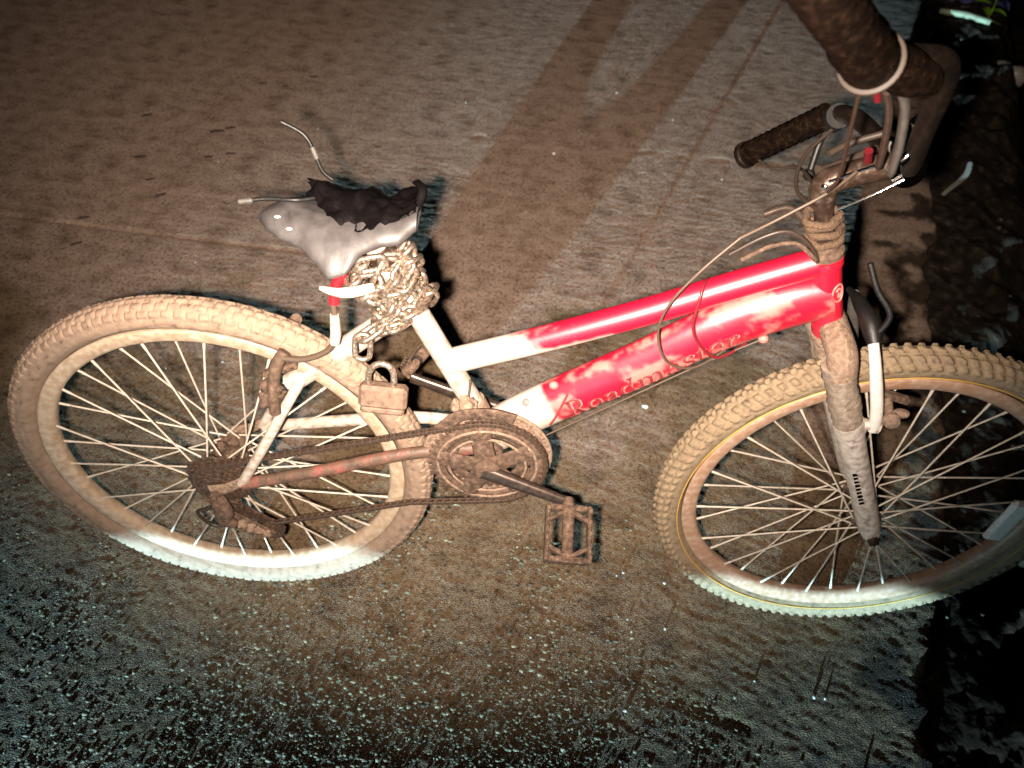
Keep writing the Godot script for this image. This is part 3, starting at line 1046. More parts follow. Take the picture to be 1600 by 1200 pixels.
	for k in 25:
		var a := deg_to_rad(lerpf(112.0, -84.0, k / 24.0))
		path.append(BB + V(cos(a) * 0.0875, sin(a) * 0.0875, 0.052))
	path.append(V(0.30, 0.316, 0.049))
	path.append(V(0.10, 0.243, 0.046))
	for k in 7:
		var a := deg_to_rad(lerpf(70.0, -130.0, k / 6.0))
		path.append(V(0.066 + cos(a) * 0.018, 0.216 + sin(a) * 0.018, 0.046))
	for k in 5:
		var a := deg_to_rad(lerpf(-60.0, 60.0, k / 4.0))
		path.append(V(0.006 + cos(a) * 0.018, 0.268 + sin(a) * 0.018, 0.046))
	for k in 8:
		var a := deg_to_rad(lerpf(-100.0, -250.0, k / 7.0))
		path.append(REAR + V(cos(a) * 0.040, sin(a) * 0.040, 0.047))
	path.append(path[0])
	var link := MB.new()
	for s in [-1.0, 1.0]:
		link.tube([V(-0.0085, 0, 0.0033 * s), V(-0.0045, 0, 0.0033 * s), V(0, 0, 0.0033 * s), V(0.0045, 0, 0.0033 * s), V(0.0085, 0, 0.0033 * s)], [0.0025, 0.0044, 0.003, 0.0044, 0.0025], 8, true, Vector3.BACK, 0.22)
	link.tube([V(-0.0052, 0, -0.003), V(-0.0052, 0, 0.003)], 0.0036, 8, false)
	var lm := link.mesh()
	var ch := sub(bike, "drive_chain")
	var acc := 0.0
	for k in path.size() - 1:
		var a: Vector3 = path[k]
		var b: Vector3 = path[k + 1]
		var l := a.distance_to(b)
		while acc < l:
			var o := part(ch, "chain_link", lm, M.drive)
			var x := (b - a).normalized()
			var y := Vector3.BACK.cross(x).normalized()
			o.transform = Transform3D(Basis(x, y, x.cross(y)), a.lerp(b, acc / l))
			acc += 0.0127
		acc -= l

	# kickstand on the far side
	var ks := sub(bike, "kickstand")
	mb = MB.new()
	var foot := V(0.435, 0.0, -0.235).rotated(Vector3.RIGHT, LEAN) + V(0, 0.006, 0)
	mb.tube(curve([V(0.372, 0.418, -0.03), V(0.385, 0.395, -0.045), V(0.40, 0.28, -0.10), foot], 5), 0.0065, 10)
	part(ks, "leg", mb, M.crank)
	mb = MB.new()
	mb.box(Transform3D(Basis.IDENTITY, V(0.365, 0.418, 0.0)), Vector3(0.035, 0.012, 0.06), 0.003)
	part(ks, "mounting_plate", mb, M.crank)

	build_saddle(bike)
	build_cockpit(bike)

func lettering(fr: Node3D, dp: Array, dr: Array) -> void:
	# script along the lower near side of the down tube, bent round its section
	var total := [0.0]
	for k in range(1, dp.size()): total.append(total[-1] + dp[k].distance_to(dp[k - 1]))
	var at := func(s: float, ang: float, off: float) -> Vector3:
		var k := 0
		while k < dp.size() - 2 and total[k + 1] < s: k += 1
		var f: float = (s - total[k]) / (total[k + 1] - total[k])
		var p: Vector3 = dp[k].lerp(dp[k + 1], f)
		var d: Vector3 = (dp[mini(k + 2, dp.size() - 1)] - dp[maxi(k - 1, 0)]).normalized()
		var u := Vector3(-d.y, d.x, 0).normalized()
		var r: float = lerpf(dr[k], dr[k + 1], f)
		return p + u * sin(ang) * (r * 1.36 + off) + Vector3.BACK * cos(ang) * (r + off)
	var font := SystemFont.new()
	font.font_names = PackedStringArray(["Droid Serif"])
	font.font_italic = true
	for layer in 2:
		var tm := TextMesh.new()
		tm.text = "Roadmaster"
		tm.font = font
		tm.font_size = 64
		tm.pixel_size = 0.00062
		tm.depth = 0.0006
		tm.curve_step = 1.0
		tm.horizontal_alignment = HORIZONTAL_ALIGNMENT_LEFT
		tm.vertical_alignment = VERTICAL_ALIGNMENT_BOTTOM
		var box := tm.get_aabb()
		var arr := tm.get_mesh_arrays()
		var vs: PackedVector3Array = arr[Mesh.ARRAY_VERTEX]
		var want := 0.262
		for k in vs.size():
			var q := vs[k]
			var fx := (q.x - box.position.x) / box.size.x
			var fy := (q.y - box.position.y) / box.size.y
			# the capital stands taller than the rest and the line leans forward
			var lift := fy * (1.25 if fx < 0.1 else 1.0)
			var s := 0.128 + fx * want + fy * 0.010 + (0.0018 if layer == 0 else 0.0)
			var ang := deg_to_rad(-44.0 + 52.0 * lift - 4.0 * (1 if layer == 0 else 0) + 8.0 * fx)
			vs[k] = at.call(s, ang, (0.0005 if layer == 0 else 0.0011) + q.z * 0.6)
		arr[Mesh.ARRAY_VERTEX] = vs
		var am := ArrayMesh.new()
		am.add_surface_from_arrays(Mesh.PRIMITIVE_TRIANGLES, arr)
		var st := SurfaceTool.new()
		st.create_from(am, 0)
		st.generate_normals()
		part(fr, "lettering", st.commit(), M.letter_pale if layer == 0 else M.letter)
	# long swash leading into the capital
	var mb := MB.new()
	var pts := []
	for k in 9:
		var f := k / 8.0
		pts.append(at.call(0.096 + 0.055 * f, deg_to_rad(-32.0 + 66.0 * f), 0.0006))
	mb.tube(pts, 0.0019, 6)
	part(fr, "swash", mb, M.letter)

func prof(u: float, t: Array) -> float:
	var x := u * (t.size() - 1)
	var k := mini(int(x), t.size() - 2)
	return lerpf(t[k], t[k + 1], smoothstep(0.0, 1.0, x - k) * 0.5 + (x - k) * 0.5)

func build_saddle(bike: Node3D) -> void:
	var sd := sub(bike, "saddle")
	# seat post and clamp
	var mb := MB.new()
	mb.tube([V(0.276, 0.752), V(0.252, 0.804)], 0.0128, 16)
	part(sd, "seat_post", mb, M.dull_chrome)
	# grey shell: domed top, rounded rim; u along the bike, v across
	var nu := 40
	var nv := 36
	var p := PackedVector3Array()
	var dom := noise(9.0, 71, 2)
	for k in nu + 1:
		var u := float(k) / nu
		var near := prof(u, [0.0, 0.026, 0.037, 0.042, 0.058, 0.072, 0.068, 0.046, 0.034, 0.030, 0.014])
		var far := prof(u, [0.0, 0.048, 0.066, 0.075, 0.078, 0.076, 0.072, 0.070, 0.066, 0.058, 0.03])
		var hw := minf(near, far)
		for q in nv:
			var a := TAU * q / nv
			var zz := cos(a) * (near if cos(a) > 0.0 else far)
			var top := sin(a) > 0.0
			var f := absf(sin(a))
			var y := 0.795 + 0.016 * u * u + 0.006 * sin(u * 5.0 + 0.5)
			y -= pow(absf(zz) / 0.08, 2.0) * 0.034
			y += (0.015 if top else -0.013) * f * sqrt(clampf(hw / 0.03, 0.0, 1.0))
			y += dom.get_noise_2d(u * 0.3, zz) * 0.006
			p.append(V(0.126 + u * 0.196, y, zz + 0.002))
	mb = MB.new()
	mb.grid(p, nu + 1, nv, false, true)
	part(sd, "shell", mb, M.saddle).set_meta("label", "worn light grey saddle shell")
	# torn black cover over the far half
	var top := MB.new()
	var rows := 34
	var cols := 20
	var pts := PackedVector3Array()
	var tear := noise(9.0, 72, 3)
	for side in 2:
		for k in rows + 1:
			var u := float(k) / rows
			var x := 0.186 + u * 0.131
			var z0 := -0.084 + 0.004 * u + tear.get_noise_1d(u * 0.8) * 0.010
			var z1 := prof(u, [-0.018, 0.010, 0.024, 0.032, 0.028, 0.020, 0.012]) + tear.get_noise_1d(u * 0.9 + 9.0) * 0.008
			for c in cols + 1:
				var f := float(c) / cols
				var zz := lerpf(z0, z1, f)
				var uu := (x - 0.126) / 0.2
				var y := 0.797 + 0.016 * uu * uu + 0.010 * sin(uu * 5.0 + 0.5) - pow(absf(zz) / 0.08, 2.0) * 0.020 + 0.016
				y += tear.get_noise_2d(u * 0.25, zz * 1.5) * 0.014 + 0.007 * sin(f * PI) + (0.006 * smoothstep(0.85, 1.0, u))
				if side == 1: y -= 0.0045 * minf(1.0, minf(f, 1.0 - f) * 12.0) + 0.001
				pts.append(V(x + tear.get_noise_1d(zz * 3.0 + (3.0 if u > 0.5 else 30.0)) * 0.014 * absf(u * 2.0 - 1.0), y, zz))
	var half := (rows + 1) * (cols + 1)
	top.grid(pts.slice(0, half), rows + 1, cols + 1)
	top.grid(pts.slice(half), rows + 1, cols + 1)
	part(sd, "torn_cover", top, M.cover).set_meta("label", "torn black cover bunched over the far half of the saddle")
	# loose strip hanging off the front end
	mb = MB.new()
	mb.tube(curve([V(0.312, 0.822, -0.066), V(0.322, 0.822, -0.05), V(0.319, 0.812, -0.035), V(0.308, 0.803, -0.012), V(0.299, 0.796, 0.002)], 5), 0.006, 8, true, Vector3.UP, 0.5)
	part(sd, "loose_strip", mb, M.cover)
	# bare wire rails poking out behind
	for q in [[V(0.20, 0.822, -0.016), V(0.186, 0.824, -0.006), V(0.172, 0.826, 0.0), V(0.14, 0.824, -0.002), V(0.108, 0.820, 0.002)], [V(0.205, 0.815, -0.07), V(0.193, 0.828, -0.070), V(0.183, 0.856, -0.075), V(0.172, 0.872, -0.078), V(0.148, 0.884, -0.080)]]:
		mb = MB.new()
		mb.tube(curve(q, 6), 0.0028, 8)
		part(sd, "rail_wire", mb, M.black)
		mb = MB.new()
		var a: Vector3 = q[4] if q[0].z > -0.03 else q[2]
		var b: Vector3 = q[3] if q[0].z > -0.03 else q[1]
		mb.tube([a, a.lerp(b, 0.5)], 0.0036, 8)
		part(sd, "wire_sleeve", mb, M.lever)
	# small white flecks on the shell
	for q in [V(0.158, 0.815, 0.021), V(0.176, 0.812, 0.040)]:
		mb = MB.new()
		mb.ball(q, Vector3(0.0042, 0.0012, 0.0028), 8, 5)
		part(sd, "fleck", mb, M.reflector)
	# quick release at the seat clamp
	mb = MB.new()
	mb.lathe([Vector2(0.016, -0.011), Vector2(0.0205, -0.011), Vector2(0.0205, 0.011), Vector2(0.016, 0.011)], V(0.274, 0.756), V(-0.42, 0.907), 20)
	part(sd, "seat_clamp", mb, M.dull_chrome)
	mb = MB.new()
	mb.tube(curve([V(0.272, 0.738, 0.045), V(0.25, 0.733, 0.05), V(0.228, 0.731, 0.052), V(0.205, 0.735, 0.05)], 5), [0.006, 0.007, 0.0075, 0.008, 0.008, 0.008, 0.008, 0.008, 0.008, 0.0075, 0.007, 0.0065, 0.006, 0.005, 0.004, 0.003], 10, true, Vector3.BACK, 0.5)
	part(sd, "release_lever", mb, M.white)

func build_cockpit(bike: Node3D) -> void:
	# ---- stem
	var stm := sub(bike, "stem")
	var mb := MB.new()
	mb.tube([V(0.812, 0.822), V(0.789, 0.888)], 0.0115, 16)
	part(stm, "quill", mb, M.dull_chrome)
	mb = MB.new()
	mb.tube(curve([V(0.797, 0.866), V(0.790, 0.888), V(0.803, 0.902), V(0.838, 0.916), V(0.864, 0.925)], 5), [0.0125, 0.013, 0.0145, 0.0155, 0.016, 0.0165, 0.0165, 0.0165, 0.016, 0.016, 0.0155, 0.0155, 0.015, 0.015, 0.015, 0.015, 0.015, 0.015, 0.015, 0.015, 0.015], 18)
	part(stm, "extension", mb, M.dull_chrome)
	mb = MB.new()
	mb.lathe([Vector2(0.0, -0.024), Vector2(0.0185, -0.024), Vector2(0.0195, -0.02), Vector2(0.0195, 0.02), Vector2(0.0185, 0.024), Vector2(0.0, 0.024)], V(0.866, 0.926), Vector3.BACK, 22)
	part(stm, "clamp", mb, M.chrome)
	mb = MB.new()
	mb.ball(V(0.788, 0.896, 0.008), Vector3(0.008, 0.006, 0.008), 10, 7)
	part(stm, "bolt", mb, M.chrome)
	# twine wound round the stem foot
	for k in 4:
		mb = MB.new()
		var c := V(0.811 - 0.004 * k, 0.826 + 0.0085 * k)
		var lp := []
		for q in 25:
			var a := TAU * q / 24.0
			var ax := (V(-0.33, 0.94) + V(0.1 * sin(k * 2.1), 0, 0.25 * cos(k * 1.7))).normalized()
			var s1 := ax.cross(Vector3.BACK).normalized()
			var s2 := ax.cross(s1)
			lp.append(c + (s1 * cos(a) + s2 * sin(a)) * (0.0185 + 0.0015 * sin(q * 1.3 + k)))
		mb.tube(lp, 0.0048, 8, false)
		part(stm, "twine_turn", mb, M.rope)

	# ---- handlebar, bent
	var hb := sub(bike, "handlebar")
	mb = MB.new()
	mb.tube(curve([V(0.604, 1.215, 0.326), V(0.655, 1.166, 0.262), V(0.706, 1.118, 0.2), V(0.765, 1.098, 0.146), V(0.806, 1.086, 0.120), V(0.832, 1.052, 0.085), V(0.852, 0.985, 0.045), V(0.866, 0.930, 0.018), V(0.866, 0.926, -0.02), V(0.866, 0.912, -0.08), V(0.853, 0.912, -0.13), V(0.836, 0.896, -0.172), V(0.804, 0.848, -0.212), V(0.775, 0.797, -0.255)], 5), 0.0112, 14)
	part(hb, "bar", mb, M.bar)
	# near grip: ridged rubber and a twist shifter with a pale collar
	var g0 := V(0.712, 1.112, 0.1965)
	var g1 := V(0.600, 1.219, 0.331)
	var pts := []
	var rad := []
	for k in 61:
		pts.append(g0.lerp(g1, k / 60.0))
		var r := 0.0195 + 0.0012 * sin(k * 1.05)
		if k < 16: r = 0.0222 + 0.0007 * sin(k * 0.9)
		elif k < 19: r = 0.0225 - 0.003 * (k - 15) / 3.0
		rad.append(r)
	mb = MB.new()
	mb.tube(pts, rad, 28)
	part(hb, "grip", mb, M.grip)
	mb = MB.new()
	var gx := (g1 - g0).normalized()
	mb.lathe([Vector2(0.012, -0.004), Vector2(0.0255, -0.003), Vector2(0.0262, -0.0015), Vector2(0.0255, 0.0), Vector2(0.012, 0.001)], g0, gx, 32)
	part(hb, "shifter_collar", mb, M.collar)
	# far grip
	pts = []
	rad = []
	var a0 := V(0.834, 0.893, -0.175)
	var a1 := V(0.768, 0.785, -0.262)
	for k in 61:
		pts.append(a0.lerp(a1, k / 60.0))
		rad.append(0.0165 + 0.0012 * sin(k * 1.3))
	mb = MB.new()
	mb.tube(pts, rad, 20)
	part(hb, "grip", mb, M.grip)
	mb = MB.new()
	var ax2 := (a1 - a0).normalized()
	mb.lathe([Vector2(0.0, 0.007), Vector2(0.014, 0.006), Vector2(0.0195, 0.003), Vector2(0.0195, -0.004), Vector2(0.0, -0.006)], a1, -ax2, 18)
	part(hb, "grip_end", mb, M.bar)

	# ---- brake levers
	var bl := sub(bike, "near_brake_lever")
	mb = MB.new()
	mb.tube(curve([V(0.735, 1.108, 0.172), V(0.762, 1.088, 0.155), V(0.788, 1.076, 0.136), V(0.80, 1.06, 0.118)], 5), [0.014, 0.016, 0.018, 0.019, 0.020, 0.020, 0.019, 0.018, 0.017, 0.016, 0.015, 0.014, 0.013, 0.012, 0.011, 0.01], 14)
	part(bl, "bracket", mb, M.grip)
	mb = MB.new()
	mb.tube(curve([V(0.772, 1.066, 0.132), V(0.792, 1.04, 0.112), V(0.815, 0.99, 0.082), V(0.828, 0.955, 0.06), V(0.833, 0.943, 0.05)], 5), 0.0088, 12, true, Vector3.RIGHT, 0.55)
	part(bl, "blade", mb, M.lever)
	mb = MB.new()
	mb.tube(curve([V(0.762, 1.062, 0.13), V(0.782, 1.03, 0.108), V(0.802, 0.982, 0.08), V(0.815, 0.95, 0.056)], 5), 0.0062, 10, true, Vector3.RIGHT, 0.6)
	part(bl, "blade_rib", mb, M.crank)
	mb = MB.new()
	mb.tube([V(0.799, 0.966, 0.057), V(0.805, 0.951, 0.05)], 0.0045, 10)
	part(bl, "lever_tip_cap", mb, M.red_dim)
	mb = MB.new()
	mb.tube([V(0.752, 1.062, 0.134), V(0.757, 1.052, 0.131)], 0.0034, 10)
	part(bl, "cable_cap", mb, M.red_dim)
	mb = MB.new()
	mb.tube(curve([V(0.842, 0.995, 0.042), V(0.855, 0.972, 0.032), V(0.852, 0.953, 0.034), V(0.845, 0.944, 0.036)], 5), 0.0058, 10)
	part(bl, "adjuster", mb, M.chrome)
	var fl := sub(bike, "far_brake_lever")
	mb = MB.new()
	mb.tube([V(0.84, 0.903, -0.155), V(0.842, 0.886, -0.176)], 0.016, 14)
	part(fl, "bracket", mb, M.black)
	mb = MB.new()
	mb.tube(curve([V(0.842, 0.884, -0.18), V(0.836, 0.852, -0.178), V(0.829, 0.818, -0.16)], 6), 0.0045, 10)
	mb.ball(V(0.829, 0.816, -0.16), Vector3.ONE * 0.0085, 10, 7)
	part(fl, "blade", mb, M.black)

	# ---- cables
	var cb := sub(bike, "cables")
	var runs := [
		[[V(0.712, 1.10, 0.192), V(0.735, 1.03, 0.15), V(0.765, 0.95, 0.09), V(0.784, 0.90, 0.03)], 0.0019, M.collar],
		[[V(0.80, 0.935, 0.045), V(0.785, 0.90, 0.03), V(0.74, 0.862, 0.03), V(0.70, 0.84, 0.04)], 0.0019, M.cable_dusty],
		[[V(0.70, 0.84, 0.04), V(0.662, 0.80, 0.052), V(0.634, 0.752, 0.056), V(0.628, 0.70, 0.05), V(0.648, 0.648, 0.046), V(0.69, 0.625, 0.03), V(0.735, 0.634, 0.0)], 0.0017, M.cable_dusty],
		[[V(0.70, 0.735, -0.022), V(0.683, 0.752, 0.006), V(0.676, 0.742, 0.026), V(0.674, 0.70, 0.034), V(0.69, 0.668, 0.034), V(0.72, 0.642, 0.026), V(0.76, 0.648, 0.0)], 0.0020, M.cable_red],
		[[V(0.505, 0.462, 0.02), V(0.60, 0.535, 0.016), V(0.70, 0.612, 0.012), V(0.776, 0.668, 0.012)], 0.0014, M.cable_dusty],
		[[V(0.805, 0.872, 0.02), V(0.835, 0.897, 0.026), V(0.862, 0.92, 0.028)], 0.0018, M.chrome],
		[[V(0.786, 0.906, 0.018), V(0.805, 0.926, 0.03), V(0.822, 0.945, 0.045)], 0.0018, M.chrome],
		[[V(0.79, 0.92, -0.02), V(0.815, 0.93, -0.03), V(0.85, 0.945, -0.03)], 0.0042, M.cable],
		[[V(0.78, 0.905, -0.01), V(0.80, 0.905, -0.02), V(0.85, 0.92, -0.04)], 0.0052, M.cable],
		[[V(0.842, 0.886, -0.16), V(0.80, 0.862, -0.12), V(0.782, 0.85, -0.06), V(0.79, 0.86, 0.0)], 0.0026, M.cable],
		[[V(0.775, 0.79, -0.258), V(0.79, 0.80, -0.2), V(0.81, 0.83, -0.15), V(0.80, 0.86, -0.04)], 0.0022, M.cable],
		[[V(0.70, 0.80, 0.016), V(0.735, 0.83, 0.018), V(0.762, 0.838, 0.018), V(0.79, 0.822, 0.02), V(0.806, 0.80, 0.02)], 0.0026, M.cable],
		[[V(0.715, 0.796, 0.02), V(0.742, 0.82, 0.024), V(0.772, 0.826, 0.024), V(0.80, 0.806, 0.024)], 0.0028, M.caked],
		[[V(0.735, 0.842, -0.01), V(0.762, 0.852, -0.012), V(0.785, 0.84, -0.005)], 0.0045, M.crank],
		[[V(0.39, 0.56, 0.014), V(0.388, 0.525, 0.024), V(0.385, 0.505, 0.03)], 0.0018, M.cable_dusty],
	]
	for r in runs:
		mb = MB.new()
		mb.tube(curve(r[0], 7), r[1], 8)
		part(cb, "cable", mb, r[2])

# ---------------------------------------------------------------- lock
func build_lock() -> void:
	var T := Transform3D(Basis(Vector3.RIGHT, -LEAN), Vector3.ZERO)
	# long oval link
	var lp := []
	var seg := 20
	for k in seg + 1:
		var a := TAU * k / seg
		lp.append(V(cos(a) * 0.0085 + signf(cos(a)) * 0.0095 * minf(1.0, absf(cos(a)) * 3.0), sin(a) * 0.0102, 0))
	var mb := MB.new()
	mb.tube(lp, 0.0038, 8, false)
	var lm := mb.mesh()
	var t := thing("lock_chain", "heavy pale metal chain wound round the seat tube below the saddle", "chain", T * V(0.285, 0.70, 0))
	t.basis = T.basis
	var org := V(0.285, 0.70, 0)
	var axis := V(-0.42, 0.907).normalized()
	var s1 := Vector3.BACK
	var s2 := axis.cross(s1).normalized()
	var path := []
	var turns := 11.0
	var nz := noise(1.0, 91, 2)
	var cnt := 260
	for k in cnt:
		var f := float(k) / (cnt - 1)
		var a := f * turns * TAU
		var along := lerpf(0.076, -0.066, f) + 0.020 * nz.get_noise_1d(a * 0.55) + 0.012 * sin(a * 1.0 + 1.0)
		var rr := 0.029 + 0.004 * sin(f * PI) + 0.014 * nz.get_noise_1d(a * 0.8 + 50.0)
		var c := V(0.274, 0.728).lerp(V(0.278, 0.722), f)
		# wide on the side of the seat stay
		path.append(c + axis * along + s1 * cos(a) * rr * 0.95 + s2 * sin(a) * rr * 1.08)
	# tail hanging down to the padlock
	for q in [V(0.262, 0.668, 0.05), V(0.252, 0.648, 0.056), V(0.258, 0.628, 0.060)]: path.append(q)
	var acc := 0.0
	var k2 := 0
	for k in path.size() - 1:
		var a: Vector3 = path[k]
		var b: Vector3 = path[k + 1]
		var l := a.distance_to(b)
		while acc < l:
			var lpos := a.lerp(b, acc / l)
			if lpos.y > 0.768 and lpos.z < 0.06 and lpos.x < 0.31:
				acc += 0.0255
				continue
			var o := part(t, "chain_link", lm, M.chain_lock)
			var x := ((path[mini(k + 2, path.size() - 1)] - path[maxi(k - 1, 0)]) as Vector3).normalized()
			var y := (axis - x * axis.dot(x)).normalized()
			y = y.rotated(x, (0.5 * PI if k2 % 2 else 0.0) + rng.randf_range(-0.5, 0.5))
			x = (x + V(rng.randf_range(-1, 1), rng.randf_range(-1, 1), rng.randf_range(-1, 1)) * 0.16).normalized()
			y = (y - x * y.dot(x)).normalized()
			o.transform = Transform3D(Basis(x, y, x.cross(y)), a.lerp(b, acc / l) - org)
			k2 += 1
			acc += 0.0255
		acc -= l

	# padlock
	var at := V(0.275, 0.566, 0.062)
	var pl := thing("padlock", "muddy padlock hanging from the chain in front of the rear tyre", "padlock", T * at)
	pl.basis = T.basis * Basis(Vector3.BACK, -0.06) * Basis(Vector3.RIGHT, -0.30)
	mb = MB.new()
	mb.box(Transform3D.IDENTITY, Vector3(0.066, 0.034, 0.024), 0.005)
	mb.box(Transform3D(Basis.IDENTITY, V(0, -0.020, 0)), Vector3(0.06, 0.010, 0.020), 0.003)
	part(pl, "body", mb, M.padlock)
	mb = MB.new()
	mb.tube(curve([V(-0.020, 0.012, 0), V(-0.021, 0.030, 0), V(-0.015, 0.043, 0), V(-0.003, 0.048, 0), V(0.008, 0.043, 0), V(0.013, 0.030, 0), V(0.013, 0.012, 0)], 5), 0.0046, 10)
	part(pl, "shackle", mb, M.chain_lock)

# ---------------------------------------------------------------- litter
func stone_mesh(seed_: int, squash: float) -> MB:
	var r := RandomNumberGenerator.new()
	r.seed = seed_
	var f := noise(0.9, seed_, 2)
	var rows := 7
	var cols := 9
	var p := PackedVector3Array()
	for k in rows + 1:
		var a := PI * k / rows
		for q in cols:
			var b := -TAU * q / cols
			var d := V(sin(a) * cos(b), cos(a), sin(a) * sin(b))
			var l := 1.0 + 0.8 * f.get_noise_3d(d.x * 1.5, d.y * 1.5, d.z * 1.5)
			p.append(d * V(1, squash, 0.8) * l)
	var mb := MB.new()
	mb.grid(p, rows + 1, cols, false, true)
	for k in mb.n.size(): mb.n[k] = (mb.v[k]).normalized()
	return mb

func build_litter() -> void:
	var stones := [stone_mesh(201, 0.6).mesh(), stone_mesh(202, 0.5).mesh(), stone_mesh(203, 0.7).mesh()]
	# one named chip and a scatter of crumbs on the slab
	var chip := single("stone_chip", stones[0], M.reflector, "white stone chip on the brown strip of shade behind the top tube", "stone", V(0.532, 0.004, -1.44))
	chip.scale = Vector3.ONE * 0.0062
	var chip2 := single("stone_chip", stones[1], M.reflector, "pale stone chip on the concrete between down tube and front wheel", "stone", V(0.755, 0.004, -0.47))
	chip2.scale = Vector3.ONE * 0.007
	for k in 34:
		var x := rng.randf_range(-0.5, 1.25)
		var z := rng.randf_range(-2.2, 0.3)
		if k % 3 == 0:
			x = rng.randf_range(0.5, 1.2)
			z = rng.randf_range(-0.1, 0.3)
		var o := single("pebble", stones[k % 3], M.stone, "tiny grey crumb of stone lying loose on the wet concrete", "pebble", V(x, 0.0015, z), "stone crumbs on the concrete")
		o.scale = Vector3.ONE * rng.randf_range(0.0022, 0.0042)
		o.rotation.y = rng.randf() * TAU
	for k in 26:
		var z := rng.randf_range(-2.6, 0.2)
		var c := 0.03 + 0.22 * pow(rng.randf(), 1.5)
		var o := single("pebble", stones[k % 3], M.pebble, "small wet pebble half sunk in the dark soil beside the concrete", "pebble", V(edge_x(z) + c, -0.014 - 0.10 * maxf(c - 0.12, 0.0), z), "pebbles in the soil")
		o.scale = Vector3.ONE * rng.randf_range(0.004, 0.010)
		o.rotation.y = rng.randf() * TAU
	for q in [[-0.491, -1.447, 0.016], [-0.458, -1.468, 0.014], [-0.725, -1.508, 0.012], [-0.671, -1.292, 0.013], [-0.559, -1.12, 0.013], [-0.609, -1.189, 0.010], [-0.481, -1.313, 0.011], [-0.422, -1.336, 0.011], [-0.425, -1.736, 0.012], [-0.27, -1.796, 0.012], [-0.35, -1.725, 0.010], [0.06, -2.057, 0.011], [-0.727, -1.003, 0.012], [0.001, -1.418, 0.009], [-0.704, -0.899, 0.011]]:
		var o := single("mud_fleck", stones[rng.randi() % 3], M.fleck, "small dark fleck of mud stuck to the paler concrete behind the bicycle", "mud fleck", V(q[0], 0.0, q[1]), "mud flecks on the concrete")
		o.scale = Vector3(1.5, 0.28, 0.8) * q[2] * 0.85
		o.rotation.y = rng.randf_range(0.1, 0.6)
	# loose grit: far too many grains to count
	var gm := MultiMesh.new()
	gm.transform_format = MultiMesh.TRANSFORM_3D
	gm.use_colors = true
	var grain := stone_mesh(204, 0.6)
	gm.mesh = grain.mesh()
	var spots := []
	var cols := []
	var gn := noise(3.0, 130, 4)
	for k in 110000:
		var x := rng.randf_range(-0.95, 1.2)
		var z := rng.randf_range(-0.9, 0.42)
		var dens := 0.30 + gn.get_noise_2d(x, z) * 0.9 + (z + 0.1) * 1.25 - maxf(x - 0.1, 0.0) * 0.75
		if rng.randf() * 1.1 > dens: continue
		var r := 0.0009 + 0.0032 * pow(rng.randf(), 3.0)
		var bs := Basis(Vector3.UP, rng.randf() * TAU).scaled(Vector3(r * rng.randf_range(0.8, 1.5), r * rng.randf_range(0.25, 0.45), r))
		spots.append(Transform3D(bs, V(x, r * rng.randf_range(-0.25, 0.05), z)))
		var t := rng.randf()
		var b := 0.05 + 0.22 * pow(rng.randf(), 1.4)
		cols.append(Color(b * lerpf(0.92, 1.0, t), b * lerpf(0.94, 0.78, t), b * lerpf(0.66, 0.5, t)))
	gm.instance_count = spots.size()
	for k in spots.size():
		gm.set_instance_transform(k, spots[k])
		gm.set_instance_color(k, cols[k])
	var gi := MultiMeshInstance3D.new()
	gi.name = "grit"
	gi.multimesh = gm
	var gmat := plain(Color.WHITE, 0.65)
	gmat.metallic_specular = 0.35
	gmat.vertex_color_use_as_albedo = true
	gi.material_override = gmat
	gi.set_meta("kind", "stuff")
	gi.set_meta("label", "fine loose grit scattered over the wet concrete around the rear wheel")
	gi.set_meta("category", "grit")
	add_child(gi)
	# dead blade of grass
	var mb := MB.new()
	mb.tube(curve([V(-0.09, 0.0, 0.09), V(-0.03, 0.045, 0.05), V(0.03, 0.07, 0.0), V(0.055, 0.085, -0.05)], 6), [0.002, 0.003, 0.004, 0.005, 0.006, 0.0065, 0.007, 0.0075, 0.008, 0.0085, 0.009, 0.009, 0.009, 0.009, 0.0088, 0.0085, 0.008, 0.0075, 0.006], 8, true, Vector3.UP, 0.25)
	single("grass_blade", mb, M.blade, "grey dead blade of grass arching over the dark soil", "grass blade", V(1.745, -0.05, -1.44))
	# leaf at the right edge
	mb = MB.new()
	leaf(mb, V(0, 0, 0), V(0.11, 0.02, -0.01), 0.02)
	mb.tube([V(0.10, 0.018, -0.01), V(0.16, -0.12, 0.0)], 0.002, 6)
	single("leaf", mb, M.leaf, "bright green leaf at the right edge above the ditch", "leaf", V(1.80, 0.05, -1.03))
	# sprig in the far corner
	var sp := thing("weed", "small green weed in the soil at the upper right corner", "plant", V(2.23, -0.10, -2.62))
	mb = MB.new()
	mb.tube(curve([V(0, 0, 0), V(0.02, 0.08, 0.01), V(0.01, 0.16, 0.03)], 5), 0.003, 6)
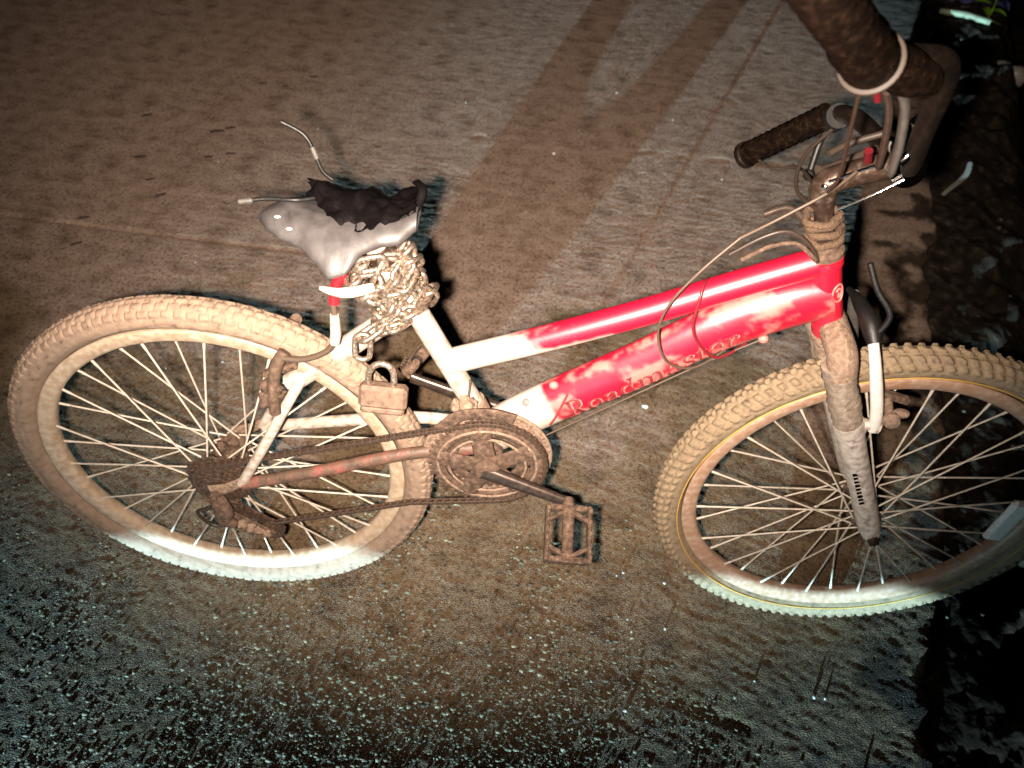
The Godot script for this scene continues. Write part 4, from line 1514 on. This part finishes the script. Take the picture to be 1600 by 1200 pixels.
	part(sp, "stem", mb, M.leaf)
	for k in 6:
		mb = MB.new()
		var a := k * 2.4
		leaf(mb, V(0.012, 0.05 + 0.02 * k, 0.01), V(0.012 + cos(a) * 0.07, 0.075 + 0.02 * k, 0.01 + sin(a) * 0.07), 0.015)
		part(sp, "leaf", mb, M.leaf)
	# pale stick, torn scrap and a stone at the top right
	mb = MB.new()
	mb.tube([V(-0.09, 0, -0.03), V(0.0, 0.004, 0.0), V(0.085, 0.0, 0.045)], [0.010, 0.012, 0.0105], 10)
	single("stick", mb, M.stick, "pale green piece of stick lying at the edge of the road", "stick", V(2.13, 0.004, -2.56))
	mb = MB.new()
	var crumple := noise(9.0, 301, 3)
	var pts := PackedVector3Array()
	for k in 15:
		for q in 15:
			var x := -0.14 + 0.02 * k
			var z := -0.07 + 0.01 * q
			pts.append(V(x, 0.03 + crumple.get_noise_2d(x, z) * 0.05, z))
	for k in 15:
		for q in 15:
			pts.append(pts[k * 15 + q] - V(0, 0.0025, 0))
	mb.grid(pts.slice(0, 225), 15, 15)
	mb.grid(pts.slice(225), 15, 15)
	single("plastic_scrap", mb, plain(lin(0.03, 0.022, 0.045), 0.3), "crumpled dark purple plastic scrap at the top right edge", "scrap", V(2.20, -0.015, -2.72))
	for q in [[V(2.20, -0.05, -2.28), 0.045, "pale flat stone beside the purple scrap in the soil"], [V(2.30, -0.1, -2.33), 0.06, "pale rounded stone at the right edge above the soil"]]:
		var o := single("stone", stones[1], M.stone, q[2], "stone", q[0])
		o.scale = Vector3.ONE * q[1]

func leaf(mb: MB, a: Vector3, b: Vector3, w: float) -> void:
	var d := (b - a).normalized()
	var s := d.cross(Vector3.UP).normalized()
	var p := PackedVector3Array()
	for k in 9:
		var f := k / 8.0
		var hw := w * sin(PI * pow(f, 0.8)) + 0.0004
		for q in [-1.0, -0.5, 0.0, 0.5, 1.0]:
			p.append(a.lerp(b, f) + s * hw * q + Vector3.UP * (absf(q) * hw * 0.35 - 0.02 * f * f))
	mb.grid(p, 9, 5)
